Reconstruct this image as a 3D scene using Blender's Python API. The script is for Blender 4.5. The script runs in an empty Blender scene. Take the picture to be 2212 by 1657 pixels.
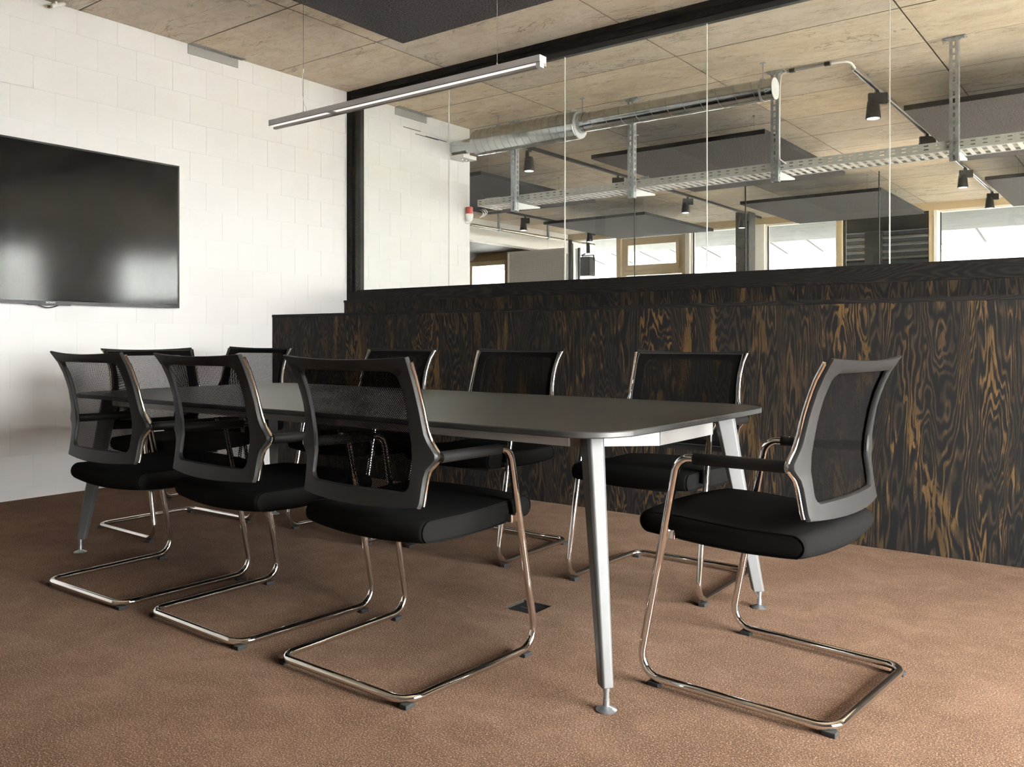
import bpy, bmesh, math, random
from mathutils import Vector, Matrix

random.seed(7)
S = bpy.context.scene
PI = math.pi

# ---------------------------------------------------------------- camera
cam_d = bpy.data.cameras.new('camera')
cam = bpy.data.objects.new('camera', cam_d)
S.collection.objects.link(cam)
cam.location = (0, 0, 0.98)
cam.rotation_euler = (PI / 2, 0, math.radians(37.0))
cam_d.sensor_width = 36.0
cam_d.lens = 1857.0 / 2212.0 * 36.0
cam_d.shift_y = -(828.5 - 733.0) / 2212.0
cam_d.clip_start = 0.05
cam_d.clip_end = 200
S.camera = cam

# ---------------------------------------------------------------- world, exposure
W = bpy.data.worlds.new('overcast_sky')
S.world = W
W.use_nodes = True
bg = W.node_tree.nodes['Background']
bg.inputs[0].default_value = (1.0, 0.99, 0.975, 1)
bg.inputs[1].default_value = 12.0
S.view_settings.view_transform = 'Standard'
S.view_settings.look = 'None'
S.view_settings.gamma = 1.0
S.view_settings.use_curve_mapping = False
S.view_settings.exposure = 2.92
S.cycles.max_bounces = 9
S.cycles.diffuse_bounces = 5
S.cycles.glossy_bounces = 5
S.cycles.transmission_bounces = 6
S.cycles.transparent_max_bounces = 24
S.cycles.caustics_reflective = False
S.cycles.caustics_refractive = False
S.cycles.sample_clamp_indirect = 6.0
S.cycles.use_denoising = True


def area(name, loc, rot, sx, sy, power=0, portal=False, col=(1, 1, 1)):
    d = bpy.data.lights.new(name, 'AREA')
    d.shape = 'RECTANGLE'
    d.size = sx
    d.size_y = sy
    d.energy = power
    d.color = col
    if portal:
        d.cycles.is_portal = True
    o = bpy.data.objects.new(name, d)
    o.location = loc
    o.rotation_euler = rot
    S.collection.objects.link(o)
    return o


# daylight portals at the real window openings (they only guide sky sampling)
area('portal_far', (-3.5, 14.9, 1.95), (-PI / 2, 0, 0), 12.4, 2.1, portal=True)
area('portal_side', (4.45, 10.0, 1.6), (0, PI / 2, 0), 2.7, 8.4, portal=True)
area('portal_room', (1.85, 2.2, 1.15), (0, PI / 2, 0), 2.1, 2.2, portal=True)

# ---------------------------------------------------------------- node helpers


def mat(name):
    m = bpy.data.materials.new(name)
    m.use_nodes = True
    nt = m.node_tree
    b = nt.nodes.get('Principled BSDF')
    return m, nt, b


def N(nt, t, **kw):
    n = nt.nodes.new(t)
    for k, v in kw.items():
        if k.startswith('i_'):
            n.inputs[k[2:].replace('_', ' ')].default_value = v
        else:
            setattr(n, k, v)
    return n


def L(nt, a, b):
    nt.links.new(a, b)


def simple(name, col, rough=0.5, metal=0.0, spec=0.5, bump=None):
    m, nt, b = mat(name)
    b.inputs['Base Color'].default_value = (*col, 1)
    b.inputs['Roughness'].default_value = rough
    b.inputs['Metallic'].default_value = metal
    b.inputs['Specular IOR Level'].default_value = spec
    if bump:
        tc = N(nt, 'ShaderNodeTexCoord')
        no = N(nt, 'ShaderNodeTexNoise')
        no.inputs['Scale'].default_value = bump[0]
        bp = N(nt, 'ShaderNodeBump')
        bp.inputs['Strength'].default_value = bump[1]
        bp.inputs['Distance'].default_value = 0.002
        L(nt, tc.outputs['Object'], no.inputs['Vector'])
        L(nt, no.outputs[0], bp.inputs['Height'])
        L(nt, bp.outputs[0], b.inputs['Normal'])
    return m


def ramp(nt, src, pts, interp='LINEAR'):
    r = N(nt, 'ShaderNodeValToRGB')
    r.color_ramp.interpolation = interp
    e = r.color_ramp.elements
    while len(e) < len(pts):
        e.new(0.5)
    for i, (p, c) in enumerate(pts):
        e[i].position = p
        e[i].color = (*c, 1) if len(c) == 3 else c
    L(nt, src, r.inputs[0])
    return r.outputs[0]


def noise(nt, vec, scale, detail=3, rough=0.55, dist=0.0, dim='3D'):
    n = N(nt, 'ShaderNodeTexNoise')
    n.inputs['Scale'].default_value = scale
    n.inputs['Detail'].default_value = detail
    n.inputs['Roughness'].default_value = rough
    n.inputs['Distortion'].default_value = dist
    L(nt, vec, n.inputs['Vector'])
    return n.outputs[0]


def mapping(nt, vec, scale, loc=(0, 0, 0)):
    mp = N(nt, 'ShaderNodeMapping')
    mp.inputs['Scale'].default_value = scale
    mp.inputs['Location'].default_value = loc
    L(nt, vec, mp.inputs['Vector'])
    return mp.outputs[0]


def math_n(nt, op, a, b=None, c=None):
    n = N(nt, 'ShaderNodeMath', operation=op)
    for i, v in enumerate((a, b, c)):
        if v is None:
            continue
        if isinstance(v, (int, float)):
            n.inputs[i].default_value = v
        else:
            L(nt, v, n.inputs[i])
    return n.outputs[0]


def mixc(nt, f, a, b, blend='MIX'):
    n = N(nt, 'ShaderNodeMix', data_type='RGBA', blend_type=blend)
    if isinstance(f, (int, float)):
        n.inputs[0].default_value = f
    else:
        L(nt, f, n.inputs[0])
    for i, v in ((6, a), (7, b)):
        if isinstance(v, tuple):
            n.inputs[i].default_value = (*v, 1) if len(v) == 3 else v
        else:
            L(nt, v, n.inputs[i])
    return n.outputs[2]


def bump(nt, b, h, strength=0.3, dist=0.003):
    bp = N(nt, 'ShaderNodeBump')
    bp.inputs['Strength'].default_value = strength
    bp.inputs['Distance'].default_value = dist
    L(nt, h, bp.inputs['Height'])
    L(nt, bp.outputs[0], b.inputs['Normal'])


# ---------------------------------------------------------------- materials
def m_concrete(name, base, dark, ochre, light):
    m, nt, b = mat(name)
    g = N(nt, 'ShaderNodeNewGeometry').outputs['Position']
    oi = N(nt, 'ShaderNodeObjectInfo')
    v = N(nt, 'ShaderNodeVectorMath', operation='ADD')
    sc = N(nt, 'ShaderNodeVectorMath', operation='SCALE')
    cmb = N(nt, 'ShaderNodeCombineXYZ')
    L(nt, oi.outputs['Random'], cmb.inputs[0])
    L(nt, oi.outputs['Random'], cmb.inputs[2])
    L(nt, cmb.outputs[0], sc.inputs[0])
    sc.inputs['Scale'].default_value = 17.0
    L(nt, g, v.inputs[0])
    L(nt, sc.outputs[0], v.inputs[1])
    p = v.outputs[0]
    big = noise(nt, mapping(nt, p, (0.8, 1.6, 1)), 1.6, 4, 0.6, 0.4)
    c = mixc(nt, ramp(nt, big, [(0.3, (0, 0, 0)), (0.7, (1, 1, 1))]), base, light)
    och = noise(nt, mapping(nt, p, (1.0, 2.2, 1)), 2.3, 5, 0.7, 1.0)
    c = mixc(nt, ramp(nt, och, [(0.55, (0, 0, 0)), (0.72, (0.55, 0.55, 0.55))]), c, ochre)
    grain = noise(nt, mapping(nt, p, (5, 14, 1)), 3.0, 6, 0.75, 0.5)
    c = mixc(nt, ramp(nt, grain, [(0.30, (0.42, 0.42, 0.42)), (0.46, (0, 0, 0))]), c, dark)
    mott = noise(nt, mapping(nt, p, (1.6, 2.8, 1)), 2.4, 7, 0.78, 0.8)
    c = mixc(nt, ramp(nt, mott, [(0.36, (0.40, 0.40, 0.40)), (0.55, (0, 0, 0))]), c, dark)
    # crawling dark cracks / stain edges
    vein = noise(nt, mapping(nt, p, (0.8, 2.6, 1)), 1.7, 7, 0.62, 0.9)
    vv = math_n(nt, 'ABSOLUTE', math_n(nt, 'SUBTRACT', vein, 0.5))
    gate = noise(nt, mapping(nt, p, (1, 2, 1)), 1.3, 2, 0.5)
    vm = math_n(nt, 'MULTIPLY', ramp(nt, vv, [(0.0, (0.8, 0.8, 0.8)), (0.012, (0, 0, 0))]),
                ramp(nt, gate, [(0.47, (0, 0, 0)), (0.58, (1, 1, 1))]))
    c = mixc(nt, vm, c, (dark[0] * .45, dark[1] * .45, dark[2] * .42))
    # pores and fibres
    por = noise(nt, mapping(nt, p, (9, 26, 1)), 5.5, 3, 0.6)
    c = mixc(nt, ramp(nt, por, [(0.29, (0.9, 0.9, 0.9)), (0.35, (0, 0, 0))]), c, (dark[0] * .5, dark[1] * .47, dark[2] * .42))
    tint = N(nt, 'ShaderNodeHueSaturation')
    L(nt, math_n(nt, 'MULTIPLY_ADD', oi.outputs['Random'], 0.16, 0.92), tint.inputs['Value'])
    L(nt, math_n(nt, 'MULTIPLY_ADD', oi.outputs['Random'], 0.3, 0.85), tint.inputs['Saturation'])
    L(nt, c, tint.inputs['Color'])
    L(nt, tint.outputs[0], b.inputs['Base Color'])
    b.inputs['Roughness'].default_value = 0.8
    bump(nt, b, grain, 0.25, 0.003)
    return m


M = {}
M['concrete'] = m_concrete('board_marked_concrete', (0.64, 0.535, 0.41), (0.34, 0.255, 0.165), (0.62, 0.46, 0.27), (0.68, 0.60, 0.50))
M['soffit'] = m_concrete('outdoor_concrete', (0.14, 0.138, 0.133), (0.09, 0.088, 0.085), (0.13, 0.122, 0.112), (0.17, 0.17, 0.165))
M['dark_concrete'] = m_concrete('dark_concrete', (0.06, 0.055, 0.05), (0.015, 0.014, 0.013), (0.055, 0.045, 0.038), (0.085, 0.08, 0.075))


def m_paint():
    m, nt, b = mat('white_painted_block')
    g = N(nt, 'ShaderNodeNewGeometry').outputs['Position']
    oi = N(nt, 'ShaderNodeObjectInfo')
    n = noise(nt, g, 1.6, 4, 0.6)
    c = mixc(nt, n, (0.625, 0.612, 0.615), (0.67, 0.655, 0.66))
    t = N(nt, 'ShaderNodeHueSaturation')
    L(nt, math_n(nt, 'MULTIPLY_ADD', oi.outputs['Random'], 0.035, 0.98), t.inputs['Value'])
    L(nt, c, t.inputs['Color'])
    L(nt, t.outputs[0], b.inputs['Base Color'])
    b.inputs['Roughness'].default_value = 0.6
    bump(nt, b, noise(nt, g, 60, 4, 0.6), 0.12, 0.002)
    return m


M['paint'] = m_paint()
M['joint'] = simple('painted_mortar_joint', (0.60, 0.585, 0.57), 0.8)
M['greywall'] = simple('grey_wall', (0.34, 0.32, 0.30), 0.7)
M['white'] = simple('white_plaster', (0.80, 0.79, 0.77), 0.7, bump=(40, .05))


def m_carpet():
    m, nt, b = mat('brown_cut_pile_carpet')
    g = N(nt, 'ShaderNodeNewGeometry').outputs['Position']
    big = noise(nt, g, 3.6, 6, 0.65, 0.8)
    mid = noise(nt, mapping(nt, g, (1, 1.3, 1)), 7.0, 4, 0.65, 0.5)
    fine = noise(nt, g, 260, 2, 0.6)
    fin2 = noise(nt, g, 220, 3, 0.7)
    c = mixc(nt, ramp(nt, big, [(0.40, (0, 0, 0)), (0.60, (1, 1, 1))]), (0.136, 0.075, 0.047), (0.196, 0.116, 0.077))
    c = mixc(nt, ramp(nt, mid, [(0.35, (0.55, 0.55, 0.55)), (0.62, (0, 0, 0))]), c, (0.104, 0.055, 0.033))
    c = mixc(nt, ramp(nt, fine, [(0.34, (0.9, 0.9, 0.9)), (0.54, (0, 0, 0))]), c, (0.040, 0.020, 0.012))
    c = mixc(nt, ramp(nt, fin2, [(0.52, (0, 0, 0)), (0.68, (0.9, 0.9, 0.9))]), c, (0.44, 0.30, 0.22))
    L(nt, c, b.inputs['Base Color'])
    b.inputs['Roughness'].default_value = 0.95
    b.inputs['Specular IOR Level'].default_value = 0.05
    b.inputs['Sheen Weight'].default_value = 0.05
    b.inputs['Sheen Tint'].default_value = (0.9, 0.7, 0.55, 1)
    bump(nt, b, fin2, 0.7, 0.004)
    return m


M['carpet'] = m_carpet()


def m_ply(name, strong=1.0, horizontal=False):
    m, nt, b = mat(name)
    g = N(nt, 'ShaderNodeNewGeometry').outputs['Position']
    oi = N(nt, 'ShaderNodeObjectInfo')
    cmb = N(nt, 'ShaderNodeCombineXYZ')
    L(nt, math_n(nt, 'MULTIPLY', oi.outputs['Random'], 13.0), cmb.inputs[0])
    L(nt, math_n(nt, 'MULTIPLY', oi.outputs['Random'], 7.0), cmb.inputs[2])
    v = N(nt, 'ShaderNodeVectorMath', operation='ADD')
    L(nt, g, v.inputs[0])
    L(nt, cmb.outputs[0], v.inputs[1])
    p = v.outputs[0]
    if horizontal:
        fig = noise(nt, mapping(nt, p, (0.4, 1.5, 3.0)), 1.8, 2, 0.5, 0.3)
        pat = noise(nt, mapping(nt, p, (1.2, 4, 9)), 2.0, 4, 0.6)
        fib = noise(nt, mapping(nt, p, (6, 60, 120)), 2.0, 2, 0.6)
    else:
        fig = noise(nt, mapping(nt, p, (2.6, 2.6, 0.40)), 1.5, 4, 0.5, 0.35)
        pat = noise(nt, mapping(nt, p, (7, 7, 1.3)), 1.6, 7, 0.68, 0.6)
        fib = noise(nt, mapping(nt, p, (110, 110, 5)), 2.0, 2, 0.6)
    band = math_n(nt, 'FRACT', math_n(nt, 'MULTIPLY', fig, 40.0))
    tri = math_n(nt, 'ABSOLUTE', math_n(nt, 'SUBTRACT', band, 0.5))
    lines = ramp(nt, tri, [(0.20, (0, 0, 0)), (0.42, (1, 1, 1))])
    area_n = noise(nt, mapping(nt, p, (1.2, 1.2, 0.8)), 1.4, 3, 0.55, 0.3)
    zone = ramp(nt, area_n, [(0.38, (0.25, 0.25, 0.25)), (0.60, (1, 1, 1))])
    edge = math_n(nt, 'ADD', pat, math_n(nt, 'MULTIPLY', math_n(nt, 'SUBTRACT', lines, 0.5), 0.10))
    gold = ramp(nt, edge, [(0.535, (0, 0, 0)), (0.575, (1, 1, 1))])
    gold = math_n(nt, 'MULTIPLY', math_n(nt, 'MULTIPLY', gold, zone), strong)
    thin = math_n(nt, 'MULTIPLY', math_n(nt, 'MULTIPLY', lines, ramp(nt, pat, [(0.36, (0, 0, 0)), (0.56, (1, 1, 1))])), 0.34 * min(1, strong + .1))
    k = math_n(nt, 'MAXIMUM', gold, thin)
    c0 = mixc(nt, lines, (0.0085, 0.0080, 0.0082), (0.0165, 0.0140, 0.0125))
    gcol = mixc(nt, fib, (0.050, 0.027, 0.010), (0.120, 0.072, 0.030))
    c = mixc(nt, k, c0, gcol)
    c = mixc(nt, ramp(nt, fib, [(0.35, (0.5, 0.5, 0.5)), (0.52, (0, 0, 0))]), c, (0.008, 0.007, 0.0068))
    L(nt, c, b.inputs['Base Color'])
    b.inputs['Roughness'].default_value = 0.6
    b.inputs['Specular IOR Level'].default_value = 0.14
    bump(nt, b, fib, 0.15, 0.001)
    return m


M['ply'] = m_ply('black_stained_plywood', 1.0)
M['ply_strip'] = m_ply('black_stained_plywood_strip', 0.7)
M['stain'] = m_ply('black_stained_timber', 0.12, True)
M['chrome'] = simple('polished_chrome', (0.80, 0.78, 0.75), 0.06, 1.0)
M['galv'] = None


def m_galv(name, c1, c2, rough, metal=0.9, sc=30):
    m, nt, b = mat(name)
    tc = N(nt, 'ShaderNodeTexCoord').outputs['Object']
    v = N(nt, 'ShaderNodeTexVoronoi')
    v.inputs['Scale'].default_value = sc
    L(nt, tc, v.inputs['Vector'])
    c = mixc(nt, ramp(nt, v.outputs['Color'], [(0, (0, 0, 0)), (1, (1, 1, 1))]), c1, c2)
    L(nt, c, b.inputs['Base Color'])
    b.inputs['Metallic'].default_value = metal
    b.inputs['Roughness'].default_value = rough
    return m


M['galv'] = m_galv('galvanised_steel', (0.34, 0.37, 0.40), (0.50, 0.53, 0.56), 0.35)
M['duct'] = m_galv('spiral_duct_steel', (0.44, 0.45, 0.45), (0.56, 0.57, 0.57), 0.2, 1.0, 14)
M['traymetal'] = m_galv('tray_steel', (0.44, 0.44, 0.405), (0.50, 0.50, 0.465), 0.45, 0.3, 40)
M['grey_seam'] = simple('duct_seam', (0.22, 0.22, 0.21), 0.45, 0.7)
M['bright_steel'] = simple('bright_steel', (0.88, 0.88, 0.87), 0.4, 0.15)
M['ductcap'] = simple('pale_steel_cap', (0.55, 0.56, 0.56), 0.5, 0.3)
M['frame_plastic'] = simple('charcoal_plastic', (0.0155, 0.0147, 0.0145), 0.5, 0, 0.25, bump=(300, .12))
M['sleeve'] = simple('black_arm_sleeve', (0.008, 0.0075, 0.0075), 0.5, 0, .2)
M['rubber'] = simple('black_rubber', (0.012, 0.012, 0.012), 0.8)


def m_fabric():
    m, nt, b = mat('black_woven_fabric')
    tc = N(nt, 'ShaderNodeTexCoord').outputs['Object']
    n = noise(nt, tc, 500, 2, 0.6)
    c = mixc(nt, n, (0.005, 0.005, 0.005), (0.011, 0.0105, 0.0105))
    L(nt, c, b.inputs['Base Color'])
    b.inputs['Roughness'].default_value = 0.95
    b.inputs['Specular IOR Level'].default_value = 0.03
    bump(nt, b, n, 0.3, 0.001)
    return m


M['fabric'] = m_fabric()


def m_mesh():
    m, nt, b = mat('black_mesh_fabric')
    tc = N(nt, 'ShaderNodeTexCoord').outputs['Object']
    sx = N(nt, 'ShaderNodeSeparateXYZ')
    L(nt, tc, sx.inputs[0])
    k = PI / 0.0066
    a = math_n(nt, 'ABSOLUTE', math_n(nt, 'SINE', math_n(nt, 'MULTIPLY', math_n(nt, 'ADD', sx.outputs[0], sx.outputs[2]), k)))
    c = math_n(nt, 'ABSOLUTE', math_n(nt, 'SINE', math_n(nt, 'MULTIPLY', math_n(nt, 'SUBTRACT', sx.outputs[0], sx.outputs[2]), k)))
    hole = math_n(nt, 'GREATER_THAN', math_n(nt, 'MULTIPLY', a, c), 0.60)
    b.inputs['Base Color'].default_value = (0.0045, 0.004, 0.004, 1)
    b.inputs['Specular IOR Level'].default_value = 0.02
    b.inputs['Roughness'].default_value = 0.9
    tr = N(nt, 'ShaderNodeBsdfTransparent')
    mx = N(nt, 'ShaderNodeMixShader')
    L(nt, hole, mx.inputs[0])
    L(nt, b.outputs[0], mx.inputs[1])
    L(nt, tr.outputs[0], mx.inputs[2])
    L(nt, mx.outputs[0], nt.nodes['Material Output'].inputs['Surface'])
    return m


M['mesh'] = m_mesh()


def m_glass(name, tint=(0.97, 0.985, 0.98)):
    m, nt, b = mat(name)
    nt.nodes.remove(b)
    tr = N(nt, 'ShaderNodeBsdfTransparent')
    tr.inputs[0].default_value = (*tint, 1)
    gl = N(nt, 'ShaderNodeBsdfGlossy')
    gl.inputs['Roughness'].default_value = 0.0
    gl.inputs['Color'].default_value = (0.9, 0.9, 0.9, 1)
    fr = N(nt, 'ShaderNodeFresnel')
    fr.inputs['IOR'].default_value = 1.45
    mx = N(nt, 'ShaderNodeMixShader')
    geo = N(nt, 'ShaderNodeNewGeometry')
    front = math_n(nt, 'SUBTRACT', 1.0, geo.outputs['Backfacing'])
    L(nt, math_n(nt, 'MULTIPLY', fr.outputs[0], front), mx.inputs[0])
    L(nt, tr.outputs[0], mx.inputs[1])
    L(nt, gl.outputs[0], mx.inputs[2])
    L(nt, mx.outputs[0], nt.nodes['Material Output'].inputs['Surface'])
    return m


M['glass'] = m_glass('clear_glass')
M['silicone'] = simple('pale_silicone_joint', (0.45, 0.45, 0.43), 0.4)
M['dark_edge'] = simple('dark_glass_edge', (0.02, 0.022, 0.022), 0.3)
M['rail_metal'] = simple('dark_glazing_rail', (0.05, 0.052, 0.055), 0.3, 0.6)


def m_top():
    m, nt, b = mat('anthracite_laminate')
    g = N(nt, 'ShaderNodeTexCoord').outputs['Object']
    n = noise(nt, mapping(nt, g, (3, 40, 1)), 4.0, 4, 0.6)
    c = mixc(nt, n, (0.018, 0.0155, 0.0132), (0.026, 0.0225, 0.0195))
    L(nt, c, b.inputs['Base Color'])
    b.inputs['Roughness'].default_value = 0.38
    bump(nt, b, noise(nt, g, 400, 2, 0.5), 0.05, 0.0006)
    return m


M['top'] = m_top()
M['top_edge'] = simple('table_edge_band', (0.035, 0.034, 0.034), 0.45, bump=(300, .1))
M['silver'] = simple('silver_powder_coat', (0.46, 0.45, 0.44), 0.45, 0.2)
M['leg_grey'] = simple('grey_leg_coat', (0.085, 0.084, 0.085), 0.5, 0.0, bump=(250, .08))
M['alu'] = simple('anodised_aluminium', (0.50, 0.50, 0.51), 0.45, 0.3)
M['lamp_rail'] = simple('lamp_lower_rail', (0.20, 0.18, 0.165), 0.4, 0.4)
M['diffuser'] = simple('opal_diffuser', (0.86, 0.84, 0.81), 0.5)
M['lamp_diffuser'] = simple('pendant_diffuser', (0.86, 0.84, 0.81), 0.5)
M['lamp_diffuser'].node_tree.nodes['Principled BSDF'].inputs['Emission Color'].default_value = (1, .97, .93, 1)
M['lamp_diffuser'].node_tree.nodes['Principled BSDF'].inputs['Emission Strength'].default_value = .10  # weak glow added so the diffuser reads white
M['felt'] = None


def m_felt():
    m, nt, b = mat('charcoal_acoustic_felt')
    g = N(nt, 'ShaderNodeNewGeometry').outputs['Position']
    n = noise(nt, mapping(nt, g, (1, 1.7, 1)), 75, 3, 0.8)
    c = mixc(nt, ramp(nt, n, [(0.42, (0, 0, 0)), (0.62, (1, 1, 1))]), (0.008, 0.007, 0.007), (0.115, 0.098, 0.098))
    L(nt, c, b.inputs['Base Color'])
    b.inputs['Roughness'].default_value = 0.95
    bump(nt, b, n, 0.4, 0.003)
    return m


M['felt'] = m_felt()
M['felt_edge'] = simple('felt_edge_black', (0.010, 0.009, 0.009), 0.9)
M['blackmetal'] = simple('matt_black_metal', (0.014, 0.013, 0.013), 0.5)
M['track_dark'] = simple('dark_track_metal', (0.030, 0.027, 0.025), 0.45, 0.3)
M['track_alu'] = simple('bright_track_metal', (0.55, 0.55, 0.55), 0.25, 0.9)
M['lampface'], _nt, _b = mat('spot_reflector')
_b.inputs['Base Color'].default_value = (0.85, 0.84, 0.82, 1)
_b.inputs['Roughness'].default_value = 0.3
_b.inputs['Emission Color'].default_value = (1, 0.96, 0.9, 1)
_b.inputs['Emission Strength'].default_value = 0.7
M['screen'] = simple('tv_glass', (0.005, 0.005, 0.0055), 0.10, 0.0, 0.25)
M['bezel'] = simple('tv_bezel', (0.018, 0.018, 0.019), 0.35)
M['bezel_lip'] = simple('tv_lower_bezel', (0.045, 0.046, 0.05), 0.4)
M['logo'] = simple('pale_grey_lettering', (0.55, 0.55, 0.55), 0.5)
M['grey_paint'] = simple('grey_primer', (0.30, 0.29, 0.275), 0.6, bump=(60, .1))
M['whiteplastic'] = simple('white_plastic', (0.74, 0.73, 0.71), 0.45)
M['redplastic'] = simple('red_lens', (0.42, 0.035, 0.025), 0.3)
M['brass'] = simple('brass_screw', (0.28, 0.18, 0.06), 0.4, 0.8)


def m_wood(name, c1, c2):
    m, nt, b = mat(name)
    g = N(nt, 'ShaderNodeNewGeometry').outputs['Position']
    n = noise(nt, mapping(nt, g, (1.5, 1.5, 9)), 3, 4, 0.6, 0.4)
    L(nt, mixc(nt, n, c1, c2), b.inputs['Base Color'])
    b.inputs['Roughness'].default_value = 0.55
    return m


M['tan'] = m_wood('pale_timber', (0.50, 0.38, 0.23), (0.60, 0.47, 0.30))
M['tan_dark'] = m_wood('honey_timber', (0.27, 0.165, 0.08), (0.38, 0.25, 0.13))
M['cream'] = simple('cream_window_paint', (0.80, 0.76, 0.70), 0.5)
M['perf'] = None


def m_perf():
    m, nt, b = mat('perforated_grey_panel')
    tc = N(nt, 'ShaderNodeTexCoord').outputs['Object']
    sx = N(nt, 'ShaderNodeSeparateXYZ')
    L(nt, tc, sx.inputs[0])
    k = PI / 0.016
    a = math_n(nt, 'ABSOLUTE', math_n(nt, 'SINE', math_n(nt, 'MULTIPLY', sx.outputs[0], k)))
    c = math_n(nt, 'ABSOLUTE', math_n(nt, 'SINE', math_n(nt, 'MULTIPLY', sx.outputs[2], k)))
    hole = math_n(nt, 'GREATER_THAN', math_n(nt, 'MULTIPLY', a, c), 0.74)
    L(nt, mixc(nt, hole, (0.62, 0.56, 0.52), (0.16, 0.14, 0.13)), b.inputs['Base Color'])
    b.inputs['Roughness'].default_value = 0.6
    return m


M['perf'] = m_perf()
M['perf_edge'] = simple('panel_frame_grey', (0.60, 0.54, 0.50), 0.6)
M['shutter'] = simple('corrugated_steel', (0.42, 0.43, 0.46), 0.24, 1.0)
M['ground'] = simple('pale_paving', (0.55, 0.53, 0.50), 0.9)
M['canopy'], _nt, _b = mat('translucent_roof_sheet')
_b.inputs['Base Color'].default_value = (0.40, 0.40, 0.40, 1)
_b.inputs['Roughness'].default_value = 0.6
_tl = N(_nt, 'ShaderNodeBsdfTranslucent')
_tl.inputs[0].default_value = (0.16, 0.16, 0.16, 1)
_mx = N(_nt, 'ShaderNodeMixShader')
_mx.inputs[0].default_value = 0.5
L(_nt, _b.outputs[0], _mx.inputs[1])
L(_nt, _tl.outputs[0], _mx.inputs[2])
L(_nt, _mx.outputs[0], _nt.nodes['Material Output'].inputs['Surface'])
M['rib'] = simple('roof_rib_grey', (0.05, 0.05, 0.05), 0.6)
M['rail_white'] = simple('pale_steel_pipe', (0.62, 0.57, 0.50), 0.22, 0.9)
M['hallfloor'] = simple('hall_floor', (0.55, 0.50, 0.44), 0.5)
M['joint_dark'] = simple('dark_joint', (0.24, 0.185, 0.125), 0.9)  # darker concrete colour for the panel side faces at the joints
M['dark_soffit'] = simple('dark_lining', (0.035, 0.031, 0.028), 0.6)

# ---------------------------------------------------------------- mesh helpers


class MB:
    def __init__(s):
        s.v = []
        s.f = []
        s.m = []

    def add(s, vs, fs, mi=0):
        o = len(s.v)
        s.v += [tuple(v) for v in vs]
        s.f += [tuple(i + o for i in f) for f in fs]
        s.m += [mi] * len(fs)

    def box(s, x0, x1, y0, y1, z0, z1, mi=0):
        vs = [(x, y, z) for x in (x0, x1) for y in (y0, y1) for z in (z0, z1)]
        s.add(vs, [(0, 1, 3, 2), (4, 6, 7, 5), (0, 4, 5, 1), (2, 3, 7, 6), (0, 2, 6, 4), (1, 5, 7, 3)], mi)
        return s

    def tube(s, path, r, n=12, caps=True, mi=0):
        path = [Vector(p) for p in path]
        m = len(path)
        rr = r if isinstance(r, (list, tuple)) else [r] * m
        up = None
        vs = []
        for i, p in enumerate(path):
            t = (path[min(i + 1, m - 1)] - path[max(i - 1, 0)]).normalized()
            if up is None:
                up = t.orthogonal().normalized()
            up = (up - t * up.dot(t)).normalized()
            w = t.cross(up)
            for k in range(n):
                a = 2 * PI * k / n
                vs.append(p + (up * math.cos(a) + w * math.sin(a)) * rr[i])
        fs = []
        for i in range(m - 1):
            for k in range(n):
                a, b = i * n + k, i * n + (k + 1) % n
                fs.append((a, b, b + n, a + n))
        if caps:
            fs.append(tuple(reversed(range(n))))
            fs.append(tuple(range((m - 1) * n, m * n)))
        s.add(vs, fs, mi)
        return s

    def prism(s, poly, z0, z1, axis='z', mi=0):
        n = len(poly)

        def P(a, b, c):
            return {'z': (a, b, c), 'y': (a, c, b), 'x': (c, a, b)}[axis]
        vs = [P(a, b, z0) for a, b in poly] + [P(a, b, z1) for a, b in poly]
        fs = [tuple(reversed(range(n))), tuple(range(n, 2 * n))]
        fs += [(i, (i + 1) % n, n + (i + 1) % n, n + i) for i in range(n)]
        s.add(vs, fs, mi)
        return s

    def lathe(s, prof, n=20, mi=0, center=(0, 0, 0), axis='z'):
        vs = []
        for r, z in prof:
            for k in range(n):
                a = 2 * PI * k / n
                x, y = r * math.cos(a), r * math.sin(a)
                p = (x, y, z) if axis == 'z' else ((z, x, y) if axis == 'x' else (x, z, y))
                vs.append((p[0] + center[0], p[1] + center[1], p[2] + center[2]))
        fs = []
        for i in range(len(prof) - 1):
            for k in range(n):
                a, b = i * n + k, i * n + (k + 1) % n
                fs.append((a, b, b + n, a + n))
        fs.append(tuple(reversed(range(n))))
        fs.append(tuple(range((len(prof) - 1) * n, len(prof) * n)))
        s.add(vs, fs, mi)
        return s

    def mesh(s, name, mats, smooth=None):
        me = bpy.data.meshes.new(name)
        me.from_pydata(s.v, [], s.f)
        for m in (mats if isinstance(mats, (list, tuple)) else [mats]):
            me.materials.append(m)
        me.polygons.foreach_set('material_index', s.m)
        bm = bmesh.new()
        bm.from_mesh(me)
        bmesh.ops.recalc_face_normals(bm, faces=bm.faces)
        bm.to_mesh(me)
        bm.free()
        if smooth is not None:
            me.polygons.foreach_set('use_smooth', [True] * len(me.polygons))
            me.set_sharp_from_angle(angle=math.radians(smooth))
        me.update()
        return me

    def build(s, name, mats, parent=None, smooth=None, loc=(0, 0, 0), bevel=0):
        o = bpy.data.objects.new(name, s.mesh(name, mats, smooth))
        S.collection.objects.link(o)
        o.location = loc
        if parent:
            o.parent = parent
        if bevel:
            b = o.modifiers.new('bevel', 'BEVEL')
            b.width = bevel
            b.segments = 2
            b.limit_method = 'ANGLE'
        return o


def tag(o, label=None, cat=None, group=None, kind=None):
    if label:
        o['label'] = label
    if cat:
        o['category'] = cat
    if group:
        o['group'] = group
    if kind:
        o['kind'] = kind
    return o


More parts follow.
